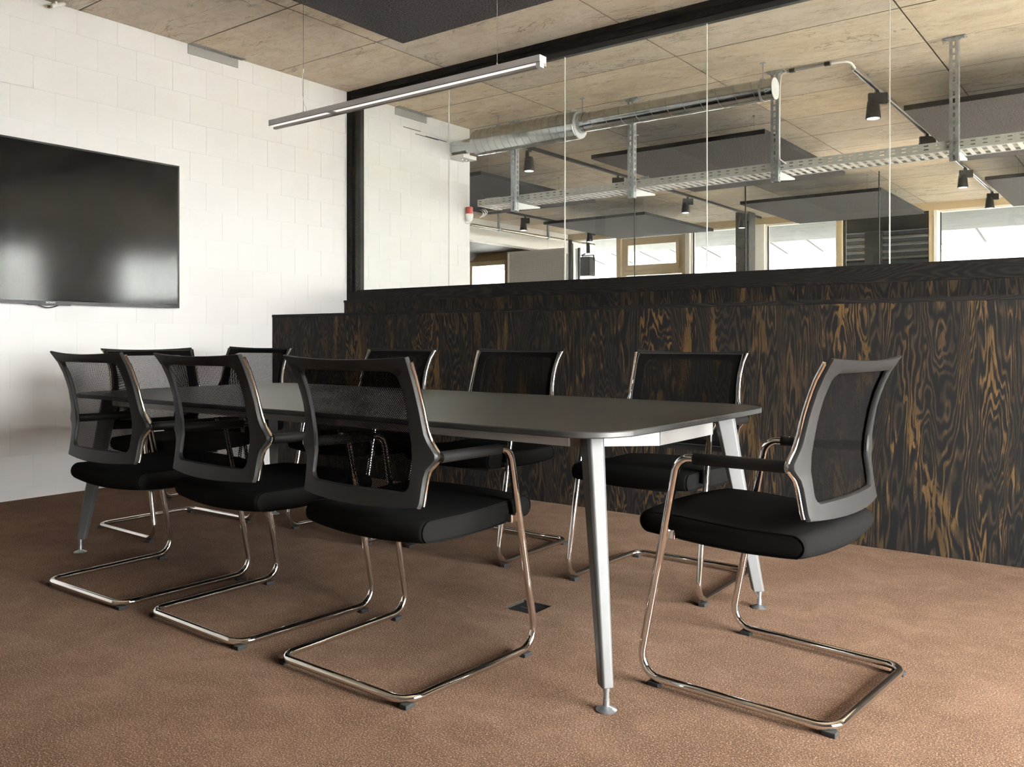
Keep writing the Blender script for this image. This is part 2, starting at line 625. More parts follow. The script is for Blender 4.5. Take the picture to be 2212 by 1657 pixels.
def thing(name, loc, label, cat, group=None, rz=0):
    o = bpy.data.objects.new(name, None)
    S.collection.objects.link(o)
    o.location = loc
    o.rotation_euler = (0, 0, rz)
    return tag(o, label, cat, group)


def struct(name, mb, m, label=None, cat=None, **kw):
    o = mb.build(name, m, **kw)
    return tag(o, label, cat, kind='structure')


def dup(root, loc, rz=0, label=None):
    r = root.copy()
    S.collection.objects.link(r)
    r.location = loc
    r.rotation_euler = (0, 0, rz)
    if label:
        r['label'] = label
    for ch in list(root.children):
        c = ch.copy()
        S.collection.objects.link(c)
        c.parent = r
        for g in ch.children:
            d = g.copy()
            S.collection.objects.link(d)
            d.parent = c
    return r


def fillet(pts, rad, seg=8):
    """round the inner corners of a 3D polyline"""
    pts = [Vector(p) for p in pts]
    out = [pts[0]]
    for i in range(1, len(pts) - 1):
        p, a, b = pts[i], pts[i - 1], pts[i + 1]
        u, v = (a - p).normalized(), (b - p).normalized()
        ang = u.angle(v)
        r = rad[i - 1] if isinstance(rad, (list, tuple)) else rad
        d = min(r / math.tan(ang / 2), (a - p).length * 0.49, (b - p).length * 0.49)
        r = d * math.tan(ang / 2)
        c = p + (u + v).normalized() * (r / math.sin(ang / 2))
        s, e = p + u * d - c, p + v * d - c
        tot = s.angle(e)
        ax = s.cross(e).normalized()
        for k in range(seg + 1):
            out.append(c + Matrix.Rotation(tot * k / seg, 3, ax) @ s)
    out.append(pts[-1])
    return out


def perforated(mb, ax, n_along, p0, along, across, cells, thick, mi=0):
    """sheet of cells with holes. cells: function(i) -> list of (a0,a1,b0,b1) solid strips in pitch units"""
    pass


# ---------------------------------------------------------------- STRUCTURE
XW = -5.564      # block wall face
YC = 4.255       # cabinet front
ZC = 3.10        # ceiling

fl = MB().box(-5.8, 2.0, -2.7, 2.487, -0.1, 0).box(-5.8, 2.0, 2.611, 5.2, -0.1, 0)
fl.box(-5.8, -1.912, 2.487, 2.611, -0.1, 0).box(-1.784, 2.0, 2.487, 2.611, -0.1, 0)
struct('floor', fl, M['carpet'], 'brown cut pile carpet floor of the meeting room', 'floor')
struct('floor', MB().box(-14.5, 4.6, 5.2, 14.9, -0.1, 0), M['hallfloor'], 'floor of the hall behind the glazing', 'floor')

# floor box
fb = thing('floor_box', (-1.848, 2.549, 0), 'small square black floor socket box sunk in the carpet under the table', 'floor socket')
MB().box(-.060, .060, -.058, .058, -.05, -.006).build('lid', M['blackmetal'], fb, bevel=.001)
MB().box(-.062, .062, -.0615, -.058, -.05, -.001).box(-.062, .062, .058, .0615, -.05, -.001).box(-.0635, -.060, -.0615, .0615, -.05, -.001).box(.060, .0635, -.0615, .0615, -.05, -.001).build('frame', M['rubber'], fb)
MB().box(-.030, .012, -.002, .002, -.006, -.0045).build('handle', M['galv'], fb)
# ---- block wall
wl = struct('wall_left', MB().box(-5.80, XW - .0016, -2.7, 6.676, 0, ZC), M['joint'], 'white painted concrete block wall with the television', 'wall')
rest = MB()
beds = [0.0, 0.065] + [0.065 + 0.2055 * i for i in range(1, 15)] + [ZC]
cache = {}
J = 0.0018
for r in range(len(beds) - 1):
    z0, z1 = beds[r], beds[r + 1]
    ph = 3.538 if r % 2 == 1 else 3.672
    y = ph - 0.2685 * math.ceil((ph - 1.9) / 0.2685)
    yy_ = y
    while yy_ > -2.7:
        b_ = min(yy_, 1.9)
        yy_ -= 0.2685
        a_ = max(yy_, -2.7)
        if b_ - a_ > .03:
            rest.box(XW - .01, XW, a_ + J / 2, b_ - J / 2, z0 + J / 2, z1 - J / 2)
    if y < 1.9 - .03:
        rest.box(XW - .01, XW, y + J / 2, 1.9, z0 + J / 2, z1 - J / 2)
    while y < 6.676:
        a, b = max(y, 1.9), min(y + 0.2685, 6.676)
        y += 0.2685
        if b - a < 0.03:
            continue
        key = (round(b - a, 3), round(z1 - z0, 3))
        if key not in cache:
            cache[key] = MB().box(-.03, 0, J / 2, b - a - J / 2, J / 2, z1 - z0 - J / 2).mesh('block', M['paint'])
        o = bpy.data.objects.new('block', cache[key])
        S.collection.objects.link(o)
        o.parent = wl
        o.location = (XW + random.uniform(-.0004, .0004), a, z0)
tag(rest.build('block', M['paint'], wl), kind='stuff')
cr = MB()
for (ya, yb, za) in ((5.72, 5.95, 2.935), (5.88, 6.20, 2.90), (6.02, 6.32, 2.905)):
    cr.box(XW + .0005, XW + .0012, ya, yb, za, za + .006)
tag(cr.build('crack', M['blackmetal'], wl), 'thin dark cracks in the paint')

# ---- ceiling of formwork panels
ce = struct('ceiling', MB().box(-14.5, 4.6, -2.7, 14.9, ZC + .012, ZC + .25), M['dark_soffit'], 'board marked bare concrete ceiling with panel joints', 'ceiling')
pm = None
xs = [-4.46 + 1.565 * k for k in range(-4, 7)]
ys = [3.53 + .785 * k for k in range(-8, 15)]
for i, x in enumerate(xs[:-1]):
    for j, y in enumerate(ys):
        x1, y1 = x + 1.565, min(y + .785, 14.85)
        if x1 > 4.6:
            x1 = 4.6
        if x < -9.6:
            x = -9.6
        if x1 - x < .05 or y1 - y < .05:
            continue
        if x1 - x < 1.56 or y1 - y < .78:
            me = MB().box(.0045, x1 - x - .0045, .0045, y1 - y - .0045, 0, .02).mesh('panel', [M['concrete'], M['joint_dark']])
        else:
            if pm is None:
                pm = MB().box(.0045, 1.5605, .0045, .7805, 0, .02).mesh('panel', [M['concrete'], M['joint_dark']])
            me = pm
        for pl_ in me.polygons:
            pl_.material_index = 1 if abs(pl_.normal.z) < .5 else 0
        o = bpy.data.objects.new('panel', me)
        S.collection.objects.link(o)
        o.parent = ce
        o.location = (x, y, ZC + random.uniform(-.0012, .0012))

# ---- room shell outside the view
struct('wall_back', MB().box(-5.8, 2.0, -2.85, -2.7, 0, ZC), M['greywall'], 'plain wall behind the viewer', 'wall')
w = MB().box(1.8, 2.0, -2.7, 1.1, 0, ZC).box(1.8, 2.0, 3.3, 5.2, 0, ZC).box(1.8, 2.0, 1.1, 3.3, 0, .12).box(1.8, 2.0, 1.1, 3.3, 2.18, ZC)
struct('wall_right', w, M['greywall'], 'room wall with the wide side window', 'wall')
w = MB().box(4.4, 4.6, 5.2, 5.8, 0, ZC).box(4.4, 4.6, 14.2, 14.9, 0, ZC).box(4.4, 4.6, 5.8, 14.2, 0, .8).box(4.4, 4.6, 5.8, 14.2, 2.6, ZC)
w.box(4.4, 4.6, 7.0, 8.4, .8, 2.6).box(4.4, 4.6, 10.0, 10.4, .8, 2.6)
struct('wall_right', w, M['white'], 'side wall of the hall with tall windows', 'wall')
struct('wall_right', MB().box(2.0, 4.6, 5.05, 5.2, 0, ZC), M['white'], 'short return wall between room and hall', 'wall')


def window(name, X, Y0, Y1, Z0, Z1, n, label):
    t = thing(name, (X, Y0, Z0), label, 'window')
    t['kind'] = 'structure'
    H, Wd = Z1 - Z0, Y1 - Y0
    f = MB().box(-.03, .03, 0, Wd, 0, .06).box(-.03, .03, 0, Wd, H - .06, H)
    for k in range(n + 1):
        yy = (Wd - .06) * k / n
        f.box(-.03, .03, yy, yy + .06, .06, H - .06)
    f.build('frame', M['cream'], t)
    for k in range(n):
        a = (Wd - .06) * k / n + .06
        b = (Wd - .06) * (k + 1) / n
        MB().box(-.003, .003, a, b, .06, H - .06).build('pane', M['glass'], t)
    return t


window('window_1', 1.9, 1.1, 3.3, .12, 2.18, 2, 'wide side window of the meeting room')
window('window_2', 4.5, 5.8, 7.0, .8, 2.6, 1, 'side window of the hall nearest the glass partition')
window('window_3', 4.5, 8.4, 10.0, .8, 2.6, 1, 'middle side window of the hall')
window('window_4', 4.5, 10.4, 14.2, .8, 2.6, 2, 'far side window of the hall')

# ---- low partition: black plywood upstand, frame and glass
up = struct('wall_partition', MB().box(XW, 1.8, 5.012, 5.13, 0, 1.31), M['stain'], 'black stained plywood upstand carrying the glass partition', 'wall')
for a, b in ((XW + .002, -4.2), (-4.2, -1.698), (-1.698, .8), (.8, 1.798)):
    MB().box(a + .0015, b - .0015, 5.0, 5.012, 1.175, 1.292).build('panel', M['ply_strip'], up)
MB().box(XW + .001, 1.799, 4.995, 5.013, 1.293, 1.312).build('trim', M['stain'], up)

gp = thing('glass_partition', (0, 5.03, 1.311), 'glazed partition in a black stained timber frame above the low plywood wall', 'partition')
G0, G1 = 1.311, ZC - .001


def ring(x0, x1, z0, z1, w, y0, y1, wb=None):
    m = MB()
    wb = wb or w
    m.box(x0, x0 + w, y0, y1, z0, z1).box(x1 - w, x1, y0, y1, z0, z1)
    m.box(x0 + w, x1 - w, y0, y1, z1 - w, z1).box(x0 + w, x1 - w, y0, y1, z0, z0 + wb)
    return m


ring(XW + .001, 1.799, 0, G1 - G0, .045, 0, .12, .066).build('frame', M['stain'], gp)
ring(XW + .046, 1.754, .066, G1 - G0 - .045, .04, .022, .12, .012).build('inner_frame', M['stain'], gp)
MB().box(XW + .086, 1.714, .035, .075, G1 - G0 - .122, G1 - G0 - .0855).build('glazing_rail', M['rail_metal'], gp)
MB().box(XW + .086, 1.714, .040, .075, .079, .088).build('sill_bead', M['stain'], gp)
jx = [-5.478, -4.45, -3.363, -2.287, -1.20, -.115, .97, 1.714]
for a, b in zip(jx[:-1], jx[1:]):
    MB().box(a + .004, b - .004, .050, .060, .089, G1 - G0 - .1225).build('glass_pane', M['glass'], gp)
for x in jx[1:-1]:
    MB().box(x - .0022, x + .0022, .0495, .0605, .089, G1 - G0 - .1225).build('silicone_joint', M['silicone'], gp)

# ---- cabinet in front of the upstand
cb = thing('low_cabinet', (0, YC, 0), 'long black stained plywood cabinet running along the glazed partition', 'cabinet')
MB().box(XW + .002, 1.799, .02, .738, 0, 1.15).build('carcass', M['blackmetal'], cb)
for a, b in ((XW + .003, -4.2), (-4.2, -1.698), (-1.698, .8), (.8, 1.798)):
    MB().box(a + .001, b - .001, 0, .019, .001, 1.151).build('front_panel', M['ply'], cb)
MB().box(XW + .002, 1.799, -.003, .739, 1.152, 1.172).build('top_board', M['stain'], cb)

# ---------------------------------------------------------------- CONFERENCE TABLE
TX0, TX1, TY0, TY1 = -4.0, -1.135, 1.905, 3.11
tcx, tcy = (TX0 + TX1) / 2, (TY0 + TY1) / 2
tb = thing('conference_table', (tcx, tcy, 0), 'long anthracite conference table with rounded corners and silver underframe', 'table')
hw, hh, R = (TX1 - TX0) / 2, (TY1 - TY0) / 2, .15


def round_rect(hw, hh, R, seg=14, bow=0.0):
    pts = []
    for (cx, cy, a0) in ((hw - R, hh - R, 0), (-hw + R, hh - R, 90), (-hw + R, -hh + R, 180), (hw - R, -hh + R, 270)):
        for k in range(seg + 1):
            a = math.radians(a0 + 90 * k / seg)
            pts.append((cx + R * math.cos(a), cy + R * math.sin(a)))
    if bow:
        out = []
        n = len(pts)
        for i in range(n):
            p, q = pts[i], pts[(i + 1) % n]
            out.append(p)
            if math.hypot(q[0] - p[0], q[1] - p[1]) > .3:
                for k in range(1, 10):
                    out.append((p[0] + (q[0] - p[0]) * k / 10, p[1] + (q[1] - p[1]) * k / 10))
        pts = [(x + (bow if x > 0 else -bow) * max(0, 1 - (y / hh) ** 2) * (1 if abs(x) > hw - .002 else 0), y) for x, y in out]
    return pts


rr = round_rect(hw, hh, R, bow=.012)
m = MB()
n = len(rr)
inset = lambda d: [(x * (1 - d / hw), y * (1 - d / hh)) for x, y in rr]
loops = [(inset(.003), .7175), (rr, .7205), (rr, .7325), (inset(.0025), .7352)]
vs = [(x, y, z) for lp, z in loops for x, y in lp]
fs = []
for i in range(3):
    for k in range(n):
        a, b = i * n + k, i * n + (k + 1) % n
        fs.append((a, b, b + n, a + n))
m.add(vs, fs, 1)
m.add([(x, y, .7352) for x, y in loops[3][0]], [tuple(range(n))], 0)
m.add([(x, y, .7175) for x, y in loops[0][0]], [tuple(reversed(range(n)))], 1)
m.build('tabletop', [M['top'], M['top_edge']], tb, smooth=30)
# underframe ring
fx, fy = hw - .068, hh - .115
rail = MB()
pl = [(fx, -fy + .30), (fx, fy - .30), (fx - .125, fy - .02), (-fx + .125, fy - .02), (-fx, fy - .30), (-fx, -fy + .30), (-fx + .125, -fy + .02), (fx - .125, -fy + .02)]
for (nm, idx, zb) in (('end_rail', ((0, 1), (4, 5)), .662), ('side_rail', ((2, 3), (6, 7)), .678)):
    for i, j in idx:
        a, b = Vector((*pl[i], 0)), Vector((*pl[j], 0))
        t = (b - a).normalized()
        nn = Vector((-t.y, t.x, 0)) * .011
        MB().prism([(a + nn)[:2], (b + nn)[:2], (b - nn)[:2], (a - nn)[:2]], zb, .7172).build(nm, M['silver'], tb, bevel=.0015)
for i, j in ((1, 2), (3, 4), (5, 6), (7, 0)):
    a, b = Vector((*pl[i], 0)), Vector((*pl[j], 0))
    t = (b - a).normalized()
    nn = Vector((-t.y, t.x, 0)) * .011
    za, zb = (.662, .678) if i in (1, 5) else (.678, .662)
    vv = [(a + nn), (b + nn), (b - nn), (a - nn)]
    zz = [za, zb, zb, za]
    vs = [(p.x, p.y, z) for p, z in zip(vv, zz)] + [(p.x, p.y, .7172) for p in vv]
    MB().add(vs, [(0, 1, 2, 3), (4, 5, 6, 7), (0, 1, 5, 4), (1, 2, 6, 5), (2, 3, 7, 6), (3, 0, 4, 7)]) if False else None
    q = MB()
    q.add(vs, [(0, 3, 2, 1), (4, 5, 6, 7), (0, 1, 5, 4), (1, 2, 6, 5), (2, 3, 7, 6), (3, 0, 4, 7)])
    q.build('corner_rail', M['silver'], tb)
for sx in (-1, 1):
    for sy in (-1, 1):
        bx, by = sx * (hw - .036), sy * (hh - .062)
        tx, ty = sx * (hw - .132), sy * (hh - .150)
        loops = []
        for (cx, cy, z, a, b) in ((bx, by, .062, .017, .020), (bx + (tx - bx) * .5, by + (ty - by) * .5, .39, .022, .026), (tx, ty, .7172, .027, .034)):
            th = math.radians(45) * (1 if sx * sy > 0 else -1)
            ch = .35
            base = [(-a, -b), (a, -b), (a, b * (1 - ch)), (a * (1 - ch), b), (-a * (1 - ch), b), (-a, b * (1 - ch))]
            # outward face is +b direction, toward the table corner
            ang = math.atan2(sy * .62, sx * .78) - PI / 2
            loops.append([(cx + p * math.cos(ang) - q_ * math.sin(ang), cy + p * math.sin(ang) + q_ * math.cos(ang), z) for p, q_ in base])
        vs = [v for lp in loops for v in lp]
        k = 6
        fs = [tuple(range(k)), tuple(range(2 * k, 3 * k))]
        for i in range(2):
            for j in range(k):
                fs.append((i * k + j, i * k + (j + 1) % k, (i + 1) * k + (j + 1) % k, (i + 1) * k + j))
        q = MB()
        q.add(vs, fs)
        lg = q.build('leg', M['leg_grey'], tb, bevel=.003)
        ft = MB().lathe([(.0275, 0), (.0285, .003), (.018, .0075), (.0085, .012), (.0085, .03), (.0075, .031), (.0075, .05), (.009, .051), (.009, .064)], 20, center=(bx + sx * .003, by + sy * .003, 0)).build('foot', M['galv'], lg, smooth=40)

# ---------------------------------------------------------------- CHAIRS
def lerp_tab(tab, z):
    if z <= tab[0][0]:
        return tab[0][1]
    for (a, va), (b, vb) in zip(tab[:-1], tab[1:]):
        if z <= b:
            t = (z - a) / (b - a)
            t = t * t * (3 - 2 * t) if False else t
            return va + (vb - va) * t
    return tab[-1][1]


YB = [(.50, -.478), (.539, -.468), (.599, -.459), (.640, -.453), (.69, -.456), (.728, -.462), (.78, -.472), (.834, -.488), (.883, -.510), (.932, -.543), (.95, -.556)]
WO = [(.50, .232), (.520, .246), (.56, .2475), (.595, .249), (.620, .256), (.638, .272), (.650, .283), (.663, .284), (.678, .274), (.695, .262), (.72, .2535), (.77, .249), (.83, .2475), (.89, .252), (.932, .262)]


def back_y(x, z):
    return lerp_tab(YB, z) - .028 * (1 - (x / .26) ** 2)


def ray_poly(poly, c, ang):
    dx, dz = math.cos(ang), math.sin(ang)
    best = None
    n = len(poly)
    for i in range(n):
        ax, az = poly[i][0] - c[0], poly[i][1] - c[1]
        bx, bz = poly[(i + 1) % n][0] - c[0], poly[(i + 1) % n][1] - c[1]
        ex, ez = bx - ax, bz - az
        det = dx * (-ez) + dz * ex
        if abs(det) < 1e-12:
            continue
        t = (ax * (-ez) + az * ex) / det
        u = (dx * az - dz * ax) / det
        if t > 0 and -1e-6 <= u <= 1 + 1e-6:
            best = t if best is None else max(best, t)
    return (c[0] + dx * best, c[1] + dz * best)


def make_chair(loc, rz, label, group):
    t = thing('cantilever_chair', loc, label, 'chair', group, rz)
    tr, zt = .0115, .0215
    A, B, C, D = (.268, -.559, zt), (.283, 0, zt), (.276, -.126, .652), (.284, -.452, .657)
    mir = lambda p: (-p[0], p[1], p[2])
    path = fillet([D, C, B, A, mir(A), mir(B), mir(C), mir(D)], [.05, .062, .055, .055, .062, .05], 9)
    MB().tube(path, tr, 14).build('cantilever_frame', M['chrome'], t, smooth=50)
    for s in (-1, 1):
        a = Vector((s * .2775, -.180, .6528))
        b = Vector((s * .2838, -.446, .6568))
        MB().tube([a, b], .0165, 16).build('armrest', M['sleeve'], t, smooth=50)
        MB().box(min(s * .272, s * .2), max(s * .272, s * .2), -.112, -.076, .4175, .446).build('seat_bracket', M['chrome'], t, bevel=.004)
    for (gx, gy) in ((.258, -.545), (-.258, -.545), (.281, -.055), (-.281, -.055)):
        MB().box(gx - .013, gx + .013, gy - .018, gy + .018, 0, .0125).build('glide', M['rubber'], t, bevel=.002)
    # seat: side profile (y,z) swept across x
    prof = []

    def arc(cy, cz, r, a0, a1, k, ez=1.0):
        for i in range(k + 1):
            a = math.radians(a0 + (a1 - a0) * i / k)
            prof.append((cy + r * math.cos(a), cz + r * ez * math.sin(a)))
    prof += [(-.10, .4185), (-.20, .4125), (-.32, .4105), (-.41, .4145)]
    arc(-.448, .4475, .031, 250, 95, 8)
    prof += [(-.40, .4775), (-.30, .4760), (-.20, .4800), (-.12, .4850), (-.05, .4850)]
    arc(-.012, .4545, .031, 70, -80, 8)
    nP = len(prof)
    cy, cz = -.23, .446
    st = [-1, -.99, -.975, -.94, -.85, -.65, -.4, -.2, 0, .2, .4, .65, .85, .94, .975, .99, 1]
    vs = []
    for u in st:
        e = {1: .011, .99: .0045, .975: .001}.get(abs(u), 0)
        for (y, z) in prof:
            k = 1 - u * u
            dy = -.020 * k if y < -.4 else (-.020 * k * max(0, (-.2 - y) / .2) if y < -.2 else 0)
            dyf = .012 * k if y > -.03 else 0
            low = z < .446
            dz = (-.010 * k if low else .006 * k)
            yy = y + dy + dyf
            zz = z + dz
            d = Vector((yy - cy, (zz - cz)))
            ln = d.length
            yy -= (1 if d.x > 0 else -1) * min(e, abs(d.x)) * (1 if abs(d.x) > .15 else 0)
            zz -= (1 if d.y > 0 else -1) * min(e, abs(d.y) * .6)
            vs.append((u * .2495, yy, zz))
    fs = []
    for i in range(len(st) - 1):
        for k in range(nP):
            a, b = i * nP + k, i * nP + (k + 1) % nP
            fs.append((a, b, b + nP, a + nP))
    fs += [tuple(reversed(range(nP))), tuple(range((len(st) - 1) * nP, len(st) * nP))]
    q = MB()
    q.add(vs, fs)
    seat = q.build('seat', M['fabric'], t, smooth=60)
    for s in (-1, 1):
        pr = [(s * .2475, y - (y - cy) * .012, z - (z - cz) * .03) for (y, z) in prof]
        pr.append(pr[0])
        MB().tube(pr, .0017, 6, caps=False).build('seam_piping', M['fabric'], seat, smooth=60)
    MB().box(-.14, .14, -.36, -.12, .388, .402).build('seat_pan', M['blackmetal'], t)
    # back frame ring
    outer = []
    zs = [.528, .545, .57, .60, .61, .62, .63, .638, .644, .65, .656, .663, .67, .678, .69, .70, .72, .75, .78, .81, .85, .89, .915, .925]
    right = [(lerp_tab(WO, z), z) for z in zs]
    top = [(x, .9335 - .010 * (1 - (x / .262) ** 2)) for x in (.2615, .255, .23, .18, .12, .06, 0, -.06, -.12, -.18, -.23, -.255, -.2615)]
    left = [(-x, z) for x, z in reversed(right)]
    bot = [(x, .5165 - .010 * (1 - (x / .25) ** 2)) for x in (-.243, -.235, -.2, -.15, -.1, -.05, 0, .05, .1, .15, .2, .235, .243)]
    outer = right + top + left + bot
    inner = []
    iw, z0, z1, r = .2035, .557, .892, .028
    for (cx, cz_, a0) in ((iw - r, z1 - r, 0), (-iw + r, z1 - r, 90), (-iw + r, z0 + r, 180), (iw - r, z0 + r, 270)):
        for k in range(7):
            a = math.radians(a0 + 15 * k)
            inner.append((cx + r * math.cos(a), cz_ + r * math.sin(a)))
    c0 = (0, .72)
    angs = sorted(set([round(math.atan2(z - c0[1], x - c0[0]), 5) for x, z in outer + inner]))
    ang2 = [angs[0]]
    for a in angs[1:]:
        if a - ang2[-1] > .004:
            ang2.append(a)
    nA = len(ang2)
    O = [ray_poly(outer, c0, a) for a in ang2]
    I = [ray_poly(inner, c0, a) for a in ang2]
    ringpts = []

    def mixp(p, q_, f):
        return (p[0] + (q_[0] - p[0]) * f, p[1] + (q_[1] - p[1]) * f)
    TH = .013
    prof_r = [(0, .004, 0), (0, -.5, 0), (.06, -1, 0), (.5, -1.1, 0), (.94, -1, 0), (1, -.6, 0), (1, 0, 0), (.5, .05, 0)]
    vs = []
    for (f, d, _) in prof_r:
        for o_, i_ in zip(O, I):
            x, z = mixp(o_, i_, f)
            vs.append((x, back_y(x, z) + TH * d, z))
    fs = []
    K = len(prof_r)
    for i in range(K):
        for k in range(nA):
            a, b = i * nA + k, i * nA + (k + 1) % nA
            c, d = ((i + 1) % K) * nA + (k + 1) % nA, ((i + 1) % K) * nA + k
            fs.append((a, b, c, d))
    q = MB()
    q.add(vs, fs)
    q.build('backrest_frame', M['frame_plastic'], t, smooth=38)
    # mesh panel, stretched over the front of the frame
    vs, fs = [], []
    nx, nz = 14, 22
    for j in range(nz + 1):
        z = .530 + (.922 - .530) * j / nz
        hwid = min(lerp_tab(WO, z), .2515) - .008
        for i in range(nx + 1):
            x = hwid * (2 * i / nx - 1)
            vs.append((x, back_y(x, z) + .0085, z))
    for j in range(nz):
        for i in range(nx):
            a = j * (nx + 1) + i
            fs.append((a, a + 1, a + nx + 2, a + nx + 1))
    q = MB()
    q.add(vs, fs)
    mp = q.build('backrest_mesh', M['mesh'], t, smooth=60)
    # seams of the mesh cover
    h = MB()
    for zz in (.5335, .918):
        pth = [(x * .236, back_y(x * .236, zz) + .0085, zz) for x in [i / 8 - 1 for i in range(17)]]
        h.tube(pth, .0028, 6)
    for s in (-1, 1):
        pth = []
        for j in range(20):
            z = .535 + (.918 - .535) * j / 19
            xx = s * (min(lerp_tab(WO, z), .2515) - .010)
            pth.append((xx, back_y(xx, z) + .0095, z))
        h.tube(pth, .0032, 6)
    h.build('mesh_hem', M['rubber'], mp, smooth=60)
    for s in (-1, 1):
        pth = []
        for z in [.522, .535, .56, .585, .60, .61, .62, .63, .638, .645, .651, .657, .663, .670, .678, .686, .695, .71, .73, .76, .79, .82, .85, .88, .905, .921]:
            xx = s * (lerp_tab(WO, z) - .0005)
            pth.append((xx, back_y(xx, z) + .0035, z))
        MB().tube(pth, .0066, 8).build('edge_trim', M['chrome'], t, smooth=60)
    return t


near, farg = 'chairs along the near side of the table', 'chairs along the far side of the table'
base = 'black mesh cantilever chair with chrome frame'
c0 = make_chair((-1.848, 2.208, 0), -.016, 'black mesh cantilever chair nearest the viewer of the near side row, back turned', near)
chairs = [
    ((-2.566, 2.209, 0), -.031, 'middle black mesh chair of the near side row, back turned to the viewer', near),
    ((-3.275, 2.182, 0), .012, 'leftmost black mesh chair of the near side row, back turned to the viewer', near),
    ((-1.174, 2.472, 0), 1.49, 'black mesh chair pulled out at the right table end, showing its grey plastic back frame', 'chairs at the table ends'),
    ((-3.837, 2.539, 0), -1.565, 'black mesh chair at the left table end, facing the table, backed to the white wall', 'chairs at the table ends'),
    ((-1.621, 2.892, 0), 3.142, 'far side black mesh chair closest to the pulled out chair, facing the viewer', farg),
    ((-2.539, 2.889, 0), 3.136, 'second far side black mesh chair from the right, in front of the plywood cabinet', farg),
    ((-3.293, 2.809, 0), 3.092, 'third far side black mesh chair from the right, mostly hidden by a near chair', farg),
    ((-4.526, 2.919, 0), 3.34, 'farthest black mesh chair, turned slightly, standing by the cabinet corner at the white wall', farg),
]
for loc, rz, lab, g in chairs:
    c = dup(c0, loc, rz, lab)
    c['group'] = g

# ---------------------------------------------------------------- TELEVISION
TVY0, TVY1, TVZ0, TVZ1, TVX = 1.662, 3.417, 1.198, 2.197, -5.500
tv = thing('television', (TVX, (TVY0 + TVY1) / 2, (TVZ0 + TVZ1) / 2), 'large switched-off black flat television on the white block wall', 'television')
hy, hz = (TVY1 - TVY0) / 2, (TVZ1 - TVZ0) / 2
MB().box(-.040, -.012, -hy, hy, -hz, hz).build('housing', M['bezel'], tv, bevel=.003)
MB().box(XW - TVX + .001, -.040, -.25, .25, -.2, .2).build('wall_mount', M['blackmetal'], tv)
bz = MB().box(-.012, 0, -hy, -hy + .011, -hz, hz).box(-.012, 0, hy - .011, hy, -hz, hz).box(-.012, 0, -hy + .011, hy - .011, hz - .011, hz)
bz.build('bezel', M['bezel'], tv)
lb = MB().box(-.012, .001, -hy + .011, hy - .011, -hz, -hz + .020).build('lower_bezel', M['bezel_lip'], tv)
MB().box(-.012, -.002, -hy + .011, hy - .011, -hz + .020, hz - .011).build('screen', M['screen'], tv)
MB().box(-.012, -.002, -.135, .125, -hz - .006, -hz).build('sensor_bar', M['bezel'], tv)
pts = [(-.03, -.068 + .136 * k / 12, -hz - .001 - .020 * math.sin(PI * k / 12)) for k in range(13)]
MB().tube(pts, .003, 8).build('cable', M['rubber'], tv, smooth=60)
cu = bpy.data.curves.new('lettering', 'FONT')
cu.body = 'SONY'
cu.size = .0165
cu.align_x = 'CENTER'
cu.align_y = 'CENTER'
cu.extrude = .0004
cu.offset = .0003
to = bpy.data.objects.new('lettering_tmp', cu)
S.collection.objects.link(to)
bpy.context.view_layer.update()
me = bpy.data.meshes.new_from_object(to.evaluated_get(bpy.context.evaluated_depsgraph_get()))
bpy.data.objects.remove(to)
me.materials.clear()
me.materials.append(M['logo'])
lo = bpy.data.objects.new('lettering', me)
S.collection.objects.link(lo)
lo.parent = lb
lo.location = (.0015, 0, -hz + .010)
lo.rotation_euler = (PI / 2, 0, PI / 2)
lo.scale = (1.35, .85, 1)

# ---------------------------------------------------------------- PENDANT LAMP
LX0, LX1, LY, LZ = -3.294, -1.76, 2.52, 1.970
LT = 2.7995
lp = thing('pendant_light', ((LX0 + LX1) / 2, LY, LT), 'slim linear aluminium pendant light hanging on two wires over the table', 'lamp')
q0, q1 = LX0 - (LX0 + LX1) / 2, LX1 - (LX0 + LX1) / 2
zz = LZ - LT
MB().box(q0, q1, -.021, .021, zz, zz + .024).build('housing', M['alu'], lp, bevel=.001)
MB().box(q0, q1, -.021, -.0195, zz - .003, zz - .0004).box(q0, q1, .006, .021, zz - .012, zz - .0004).build('side_rail', M['lamp_rail'], lp)
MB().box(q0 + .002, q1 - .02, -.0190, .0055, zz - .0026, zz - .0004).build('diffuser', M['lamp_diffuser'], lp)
MB().box(q1 - .018, q1, -.019, .0055, zz - .020, zz - .0005).build('end_cap', M['alu'], lp)
MB().box(q0 + .40, q0 + .44, -.019, .0055, zz - .0034, zz - .0027).build('sensor_plate', M['alu'], lp)
for wx in (-3.073, -1.968):
    x = wx - (LX0 + LX1) / 2
    MB().tube([(x, 0, zz + .024), (x, 0, 0)], .0011, 6).tube([(x, 0, zz + .024), (x, 0, zz + .036)], .003, 8).build('wire', M['track_alu'], lp)
pw = [(-3.073 - (LX0 + LX1) / 2 + dx, .0, zz + .024 + dz) for dx, dz in ((.022, 0), (.022, .015), (.006, .04), (-.004, .09), (-.006, .15), (.002, .20))]
MB().tube(pw, .0018, 6).build('power_cord', M['alu'], lp, smooth=60)

